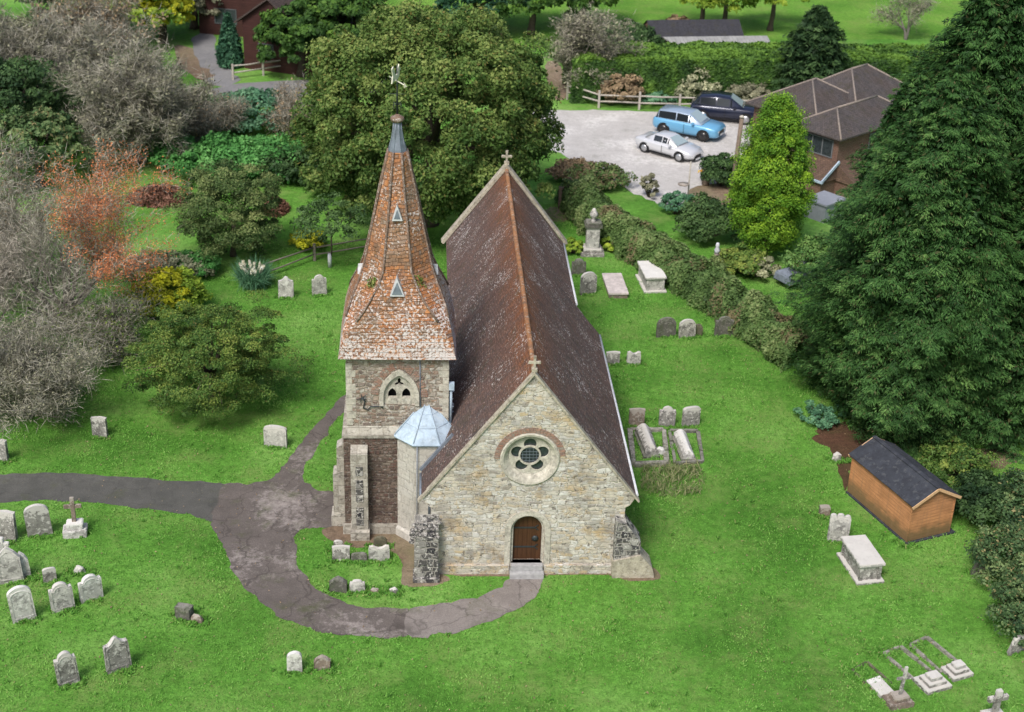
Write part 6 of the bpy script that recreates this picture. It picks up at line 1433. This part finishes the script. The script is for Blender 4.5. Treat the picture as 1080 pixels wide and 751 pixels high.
bush('darker green bramble mound at the foot of the bright bank', (-12.562, 82.231), 1.7, 3.4, lf['dark'], ry=2.0, leaf=.12, seed=5, nclump=80, name='bramble_patch', cat='brambles')
twiggy('twiggy brown-grey shrub left of the maple', (-14.486, 90.768), 3.0, 2.3, M['bark_grey'], ntw=8000, leafmat=lf['brown'], nleaf=2500, leaf=.1, seed=41, stems=8, tl=.35, base_r=.05, name='bare_shrub', cat='shrub', tw=.018)
bush('dark shrub beneath the left side of the maple', (-10.253, 81.502), 2.4, 2.6, lf['oak'], leaf=.12, seed=6, tmean=.35)
bush('bright yellow shrub between the bare thicket and the yew', (-16.511, 62.810), 2.6, 1.35, lf['yellow'], leaf=.085, seed=7, tmean=.48)
bush('yellow-green shrub tucked against the yew', (-15.723, 63.709), 2.2, 1.2, lf['limey'], leaf=.08, seed=8, tmean=.45)
bush('low pale green hebe behind the yellow shrub', (-17.541, 67.790), 1.1, 2.3, lf['silver'], leaf=.075, seed=9, ry=1.1, tmean=.38)
bush('green shrub between the hebe and the round tree', (-16.146, 68.143), 1.1, 1.5, lf['fern'], leaf=.075, seed=10, ry=1.0, tmean=.45)
bush('golden low shrub beside the sapling at the old fence', (-10.832, 72.049), 1.0, 1.0, lf['yellow'], leaf=.07, seed=11, nclump=30, tmean=.38)
t = broadleaf('young sapling in a white trunk guard by the old fence', (-9.441, 69.670), 3.6, 1.9, lf['dark'], rz=1.25, trunk=.05, nclump=50, per=80, leaf=.075, clump=.25, seed=25, tmean=.72, name='sapling_tree', limb=8)
MB().tube([(0, 0, 0), (0, 0, .75)], .1, 10).build('trunk_guard', M['lead_white'], t)
# pampas grass
p = (-12.864, 67.023); t = root_at('pampas_grass', p[0], p[1], 'pampas grass clump with cream plumes beside the round tree', 'pampas grass')
n = 1500; a = rng.random(n)*2*PI; l = rng.uniform(.7, 1.4, n); o_ = rng.uniform(0, .5, n)
al = unit(np.stack([np.cos(a)*.6, np.sin(a)*.6, np.ones(n)], 1)); P = np.stack([np.cos(a)*(o_+l*.25), np.sin(a)*(o_+l*.25), l*.5], 1)
U, W_ = axes(rng.normal(0, 1, (n, 3)), l*.6, 1.0, along=al, wob=.1); quads('blades', P, U, unit(W_)*.018, rng.random(n), lf['teal'], t)
for k in range(11):
    a = R(-160+32*k+random.uniform(-10, 10)); d = Vector((math.cos(a)*.5, math.sin(a)*.5, 1.0)).normalized(); q = d*random.uniform(.8, 1.15)
    MB().tube([(0, 0, 0), tuple(q)], [.012, .008], 4).build('stalk', M['trim'], t, fix=False)
    n = 60; s = rng.random(n); P = np.array(q)[None]+np.array(d)[None]*(s*.36)[:, None]+rng.normal(0, .025, (n, 3)); U, W_ = axes(rng.normal(0, 1, (n, 3)), np.full(n, .09), .5, along=np.tile(np.array(d), (n, 1)))
    quads('plume', P, U, W_, rng.random(n), lf['plume'], t)
# debris heaps of cut branches
def heap(label, xy, rx, ry, h, mat):
    n = 2600; a = rng.random(n)*2*PI; r_ = np.sqrt(rng.random(n)); P = np.stack([np.cos(a)*r_*rx, np.sin(a)*r_*ry, h*(1-r_**2)*rng.uniform(.3, 1, n)+.04], 1)
    U, W_ = axes(np.array([0, 0, 1.0])+rng.normal(0, .5, (n, 3)), rng.uniform(.05, .3, n), 1.0); o = quads('brushwood_heap', P, U, unit(W_)*.05, rng.random(n), mat); o.location = (*xy, 0); tag(o, label, 'brushwood heap')
heap('reddish-brown heap of cut brushwood on the far left lawn', (-20.001, 78.265), 1.9, 1.3, .9, lf['reddead'])
heap('small dark brown heap just right of the round evergreen', (-13.395, 77.274), .7, 1.0, .7, lf['reddead'])
# right side
hedge('straggly mixed hedge running between the churchyard and the garden', [(3.18, 80.32), (4.93, 75.30), (7.24, 71.34), (9.36, 67.83), (11.28, 64.27), (13.34, 60.17)], 2.5, 1.6, lf['mixed'], dens=520, leaf=.075, wild=.34, name='mixed_hedge')
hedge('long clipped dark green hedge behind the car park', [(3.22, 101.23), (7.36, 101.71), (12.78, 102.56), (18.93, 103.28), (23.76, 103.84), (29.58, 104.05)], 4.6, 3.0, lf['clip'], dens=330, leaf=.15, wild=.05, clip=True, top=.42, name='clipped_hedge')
twiggy('slender pale-trunked tree with sparse beige foliage at the end of the clipped hedge', (3.825, 101.526), 7.4, 1.1, M['bark_pale'], ntw=7000, leafmat=lf['olive'], nleaf=9000, leaf=.11, seed=51, stems=4, base_r=.16, tl=.4, name='slender_tree')
bush('silvery rounded shrub against the clipped hedge behind the cars', (11.771, 101.093), 2.5, 1.8, lf['silver'], leaf=.10, seed=12, tmean=.5)
bush('brown and yellow autumn shrub by the rail fence', (6.728, 99.635), 2.1, 1.6, lf['brown'], leaf=.10, seed=13)
bush('small green sapling shrub right of the brown one at the fence', (8.232, 100.688), 2.0, 1.0, lf['fern'], leaf=.09, seed=14, nclump=24)
bush('low teal plant along the rail fence', (9.236, 99.920), .9, 1.5, lf['teal'], leaf=.09, seed=15, nclump=24)
bush('low yellow-green shrub right of the silvery one at the fence', (15.615, 101.088), 1.5, 1.7, lf['olive'], leaf=.09, seed=16)
conifer('dusky blue-green pine in the clipped hedge', (19.922, 100.256), 7.0, 3.4, lf['dark'], prof=lambda s: (1-s)**.5*(.55+.45*min(1, s*3)), nb=520, per=44, leaf=.17, spray=.6, droop=.1, seed=10, name='pine_tree', tmean=.45)
bush('dark rounded shrub at the left end of the barn', (7.869, 111.318), 2.6, 3.0, lf['dark'], leaf=.14, seed=17)
bush('grey-brown bush against the gable end of the barn', (6.068, 109.527), 2.0, 2.2, lf['olive'], leaf=.13, seed=27)
broadleaf('dark evergreen left of the slender tree at the top edge', (0.635, 117.057), 6.0, 4.6, lf['clip'], nclump=90, per=110, leaf=.17, seed=18, limb=5)
broadleaf('dark evergreen behind the slender tree at the top edge', (4.613, 119.360), 6.0, 3.6, lf['clip'], nclump=90, per=110, leaf=.17, seed=19, limb=5)
broadleaf('dark tree at the top edge behind the maple', (-3.887, 117.045), 5.0, 4.0, lf['teal'], nclump=80, per=100, leaf=.17, seed=29, tmean=.25, limb=5)
for i, (p, lb) in enumerate(((((14.284, 119.449)), 'yellow-green tree with a straight trunk left of the barn roof, in the far field'), (((16.187, 119.999)), 'yellow-green tree in the middle of the far-field row above the barn'), (((20.155, 120.827)), 'bushy yellow-green tree at the right of the far-field row'))):
    broadleaf(lb, p, 5.0, 3.6, lf['limey'], rz=1.9, cz=3.4, trunk=.22, nclump=60, per=90, leaf=.16, seed=60+i, group='trees in the far field', limb=7)
twiggy('thin bare tree in the far field at the upper right', (30.895, 119.265), 5.4, 2.2, M['bark_grey'], ntw=3000, leafmat=lf['olive'], nleaf=1200, leaf=.1, seed=61, stems=3, base_r=.12, tl=.4)
bush('brown scrub at the foot of the far-field trees', (12.449, 118.613), 1.5, 1.4, lf['brown'], leaf=.12, seed=20, nclump=24)
bush('round dark green shrub in the garden left of the golden cypress', (10.296, 75.241), 2.3, 1.75, lf['dark'], leaf=.08, seed=21, tmean=.65, nclump=80)
bush('small round grey-green shrub at the corner of the car park', (8.990, 78.778), 1.4, .9, lf['teal'], leaf=.07, seed=22, nclump=26, tmean=.4)
bush('spiky grey-green plant on the verge beside the car park', (7.607, 81.352), 1.5, .6, lf['olive'], leaf=.09, seed=23, nclump=14)
bush('dark shrub beside the utility pole', (12.047, 83.675), 2.0, 1.3, lf['dark'], leaf=.09, seed=24)
bush('brownish shrub at the upper end of the mixed hedge', (3.366, 83.798), 1.1, 1.6, lf['brown'], leaf=.09, seed=25, tmean=.4)
bush('rusty green shrub on the verge behind the gate', (4.578, 82.947), 1.2, 1.8, lf['mixed'], leaf=.09, seed=26, tmean=.45)
bush('yellow-green plant left of the urn monument', (3.018, 72.621), .8, .65, lf['limey'], leaf=.07, seed=27, nclump=18)
bush('yellow-green plant right of the urn monument', (4.996, 73.182), .8, .6, lf['limey'], leaf=.07, seed=28, nclump=18)
bush('grassy grey plant at the foot of the golden cypress', (12.534, 70.324), 1.3, .9, lf['silver'], leaf=.09, seed=29, nclump=18, tmean=.4)
bush('loose olive shrub under the golden cypress', (11.706, 70.740), 1.5, 1.3, lf['yew'], leaf=.08, seed=30, tmean=.65)
bush('soft green foliage at the foot of the huge conifer, left side', (15.734, 69.636), 2.4, 1.9, lf['cypress'], leaf=.09, seed=31, tmean=.75)
bush('low teal ground plants by the bare soil under the conifer', (13.192, 55.254), .6, 1.0, lf['teal'], leaf=.06, seed=32, nclump=24, tmean=.5)
bush('dark holly-like shrub right of the shed', (18.082, 47.948), 1.9, 1.35, lf['dark'], leaf=.065, seed=33, tmean=.3, nclump=70, per=130)
bush('mossy undergrowth between the shed and the conifer', (17.900, 51.250), 1.1, 1.4, lf['yew'], leaf=.06, seed=34, tmean=.45)
bush('bramble bush with yellowing leaves at the right edge', (17.977, 44.004), 2.2, 1.45, lf['bramble'], leaf=.06, seed=35, nclump=90, per=120, tmean=.5)
bush('dark ivy-covered shrub at the right edge below the brambles', (17.618, 40.919), 2.0, 1.3, lf['bramble'], leaf=.06, seed=36, nclump=80, per=110, tmean=.36)
bush('green bush cut by the right frame edge beside the shed', (19.539, 47.260), 2.6, 1.4, lf['bramble'], leaf=.065, seed=37, nclump=80, per=110, tmean=.42)
# dry grass beside the coped tombs
P = []; poly = [(5.29, 51.15), (7.56, 51.45), (7.82, 50.23), (7.44, 49.02), (6.02, 48.66), (5.17, 49.15)]
xs = np.array([q[0] for q in poly]); ys = np.array([q[1] for q in poly]); n = 1700
X = rng.uniform(xs.min(), xs.max(), n); Y = rng.uniform(ys.min(), ys.max(), n); k = inpoly(X, Y, poly); X, Y = X[k], Y[k]; n = len(X)
hh = rng.uniform(.12, .42, n)*(0.5+0.8*np.array([0.5+noise.noise(Vector((a*1.3, b*1.3, 0))) for a, b in zip(X, Y)]))
hh = np.clip(hh, .08, .6); al = unit(np.stack([rng.normal(0.1, .35, n), rng.normal(0, .35, n), np.ones(n)], 1))
U, W_ = axes(rng.normal(0, 1, (n, 3)), hh*.6, 1.0, along=al, wob=.1)
tag(quads('dry_grass', np.stack([X, Y, hh*.5], 1), U, unit(W_)*.018, rng.random(n), lf['straw']), kind='stuff')
# short mown grass over the churchyard
area = [(-22.51, 53.09), (-15.63, 33.18), (17.55, 34.81), (21.65, 47.39), (21.73, 57.89), (15.71, 66.22), (5.13, 80.05), (0.79, 79.64), (-6.19, 72.46), (-12.34, 73.48), (-19.26, 66.72)]
ex = [PATH_W, PATH_M, PATH_E]+SOIL+[SOIL2]
xs = np.array([q[0] for q in area]); ys = np.array([q[1] for q in area]); n = 420000
X = rng.uniform(xs.min(), xs.max(), n); Y = rng.uniform(ys.min(), ys.max(), n)
keep = inpoly(X, Y, area); X, Y = X[keep], Y[keep]
for e in ex:
    e0 = e; keep = ~inpoly(X, Y, e0); X, Y = X[keep], Y[keep]
cy_, sy_ = math.cos(-0.0656), math.sin(-0.0656); u_ = (X-0.7583)*cy_-(Y-43.4616)*sy_; v_ = (X-0.7583)*sy_+(Y-43.4616)*cy_
keep = ~(((abs(u_) < 3.4) & (v_ > 0) & (v_ < 19.7)) | ((u_ > -6.5) & (u_ < -2.6) & (v_ > 2.5) & (v_ < 6.4))); X, Y = X[keep], Y[keep]; n = len(X)
den = np.array([noise.fractal(Vector((a*0.55, b*0.55, 7.0)), 1.0, 2.0, 4) for a, b in zip(X, Y)])
hh = np.clip(.055+.05*den+rng.normal(0, .02, n), .02, .17); al = unit(np.stack([rng.normal(0.0, .5, n), rng.normal(0, .5, n), np.ones(n)], 1))
U, W_ = axes(rng.normal(0, 1, (n, 3)), hh*.62, 1.0, along=al, wob=.1)
tt = .45+.35*den+rng.normal(0, .16, n)
tag(quads('mown_grass', np.stack([X, Y, hh*.5], 1), U, unit(W_)*rng.uniform(.012, .026, n)[:, None], tt, M['blade']), kind='stuff')
# low weeds and coarser tufts, thickest round the stones
cs = [(o.location.x, o.location.y) for o in bpy.data.objects if o.parent is None and o.get('category') in ('headstone', 'chest tomb', 'stone', 'grave kerb', 'grave cross', 'coped tomb', 'shed') and o.location.y < 75]
PX = []; 
for (a, b) in cs:
    for k in range(26): an = random.random()*6.28; r_ = random.uniform(.18, .55); PX.append((a+math.cos(an)*r_, b+math.sin(an)*r_*.6))
m_ = 700; PX += list(zip(rng.uniform(-17, 20, m_), rng.uniform(33, 70, m_)))
PX = np.array(PX)
for e in [PATH_W, PATH_M, PATH_E]: PX = PX[~inpoly(PX[:, 0], PX[:, 1], e)]
u_ = (PX[:, 0]-0.7583)*cy_-(PX[:, 1]-43.4616)*sy_; v_ = (PX[:, 0]-0.7583)*sy_+(PX[:, 1]-43.4616)*cy_
PX = PX[~(((abs(u_) < 4.0) & (v_ > -.3) & (v_ < 19.7)) | ((u_ > -6.9) & (u_ < -2.4) & (v_ > 1.8) & (v_ < 6.6)))]
i_ = np.repeat(np.arange(len(PX)), 16); n = len(i_); hh = rng.uniform(.06, .17, n)
al = unit(np.stack([rng.normal(0, .6, n), rng.normal(0, .6, n), np.ones(n)], 1)); Q = np.concatenate([PX[i_]+rng.normal(0, .05, (n, 2)), hh[:, None]*.55], 1)
U, W_ = axes(rng.normal(0, 1, (n, 3)), hh*.6, 1.0, along=al, wob=.1)
tag(quads('weeds', Q, U, unit(W_)*.022, rng.uniform(.05, .8, n), M['blade']), kind='stuff')
# fallen leaves and small weeds on lawn and path
n = 2600; X = rng.uniform(-17, 19, n); Y = rng.uniform(33, 62, n)
U, W_ = axes(np.array([0, 0, 1.0])+rng.normal(0, .25, (n, 3)), rng.uniform(.02, .045, n), .7)
tag(quads('fallen_leaves', np.stack([X, Y, np.full(n, .06)], 1), U, W_, rng.random(n)*.9, lf['brown']), kind='stuff')

# ------------------------------------------------------------------ light, sky, camera
w = bpy.data.worlds.new('World'); scene.world = w; w.use_nodes = True; nt = w.node_tree
bg = nt.nodes.get('Background') or nt.nodes.new('ShaderNodeBackground')
sky = nt.nodes.new('ShaderNodeTexSky'); sky.sky_type = 'NISHITA'; sky.sun_disc = False
SE, AZ = R(52), R(205)      # sun height; compass bearing of the sun (0 = +y, clockwise)
sky.sun_elevation = SE; sky.sun_rotation = AZ; sky.air_density = 1.0; sky.dust_density = 4.0; sky.ozone_density = 1.0
nt.links.new(sky.outputs[0], bg.inputs[0]); bg.inputs[1].default_value = 0.15
ld = bpy.data.lights.new('sun', 'SUN'); ld.energy = 2.9; ld.angle = R(17); ld.color = (1.0, 0.965, 0.92)
sn = bpy.data.objects.new('sun', ld); col.objects.link(sn)
sv = Vector((math.sin(AZ)*math.cos(SE), math.cos(AZ)*math.cos(SE), math.sin(SE))); sn.rotation_euler = sv.to_track_quat('Z', 'Y').to_euler(); sn.location = sv*60+Vector((0, 50, 0))
cd = bpy.data.cameras.new('camera'); cam = bpy.data.objects.new('camera', cd); col.objects.link(cam); scene.camera = cam
cd.sensor_width = 36; cd.lens = 52.3192; cd.clip_start = 0.5; cd.clip_end = 8000
cam.matrix_world = Matrix.Translation((0, 0, 30.5606)) @ Matrix.Rotation(PI/2-0.4687, 4, 'X') @ Matrix.Rotation(0.0341, 4, 'Z')
cd.dof.use_dof = True; cd.dof.focus_distance = 54.0; cd.dof.aperture_fstop = 0.55
scene.view_settings.view_transform = 'Standard'; scene.view_settings.look = 'None'; scene.view_settings.exposure = 0; scene.view_settings.gamma = 1
scene.cycles.use_denoising = True; scene.cycles.max_bounces = 6; scene.cycles.diffuse_bounces = 3; scene.cycles.transparent_max_bounces = 4
scene.render.film_transparent = False
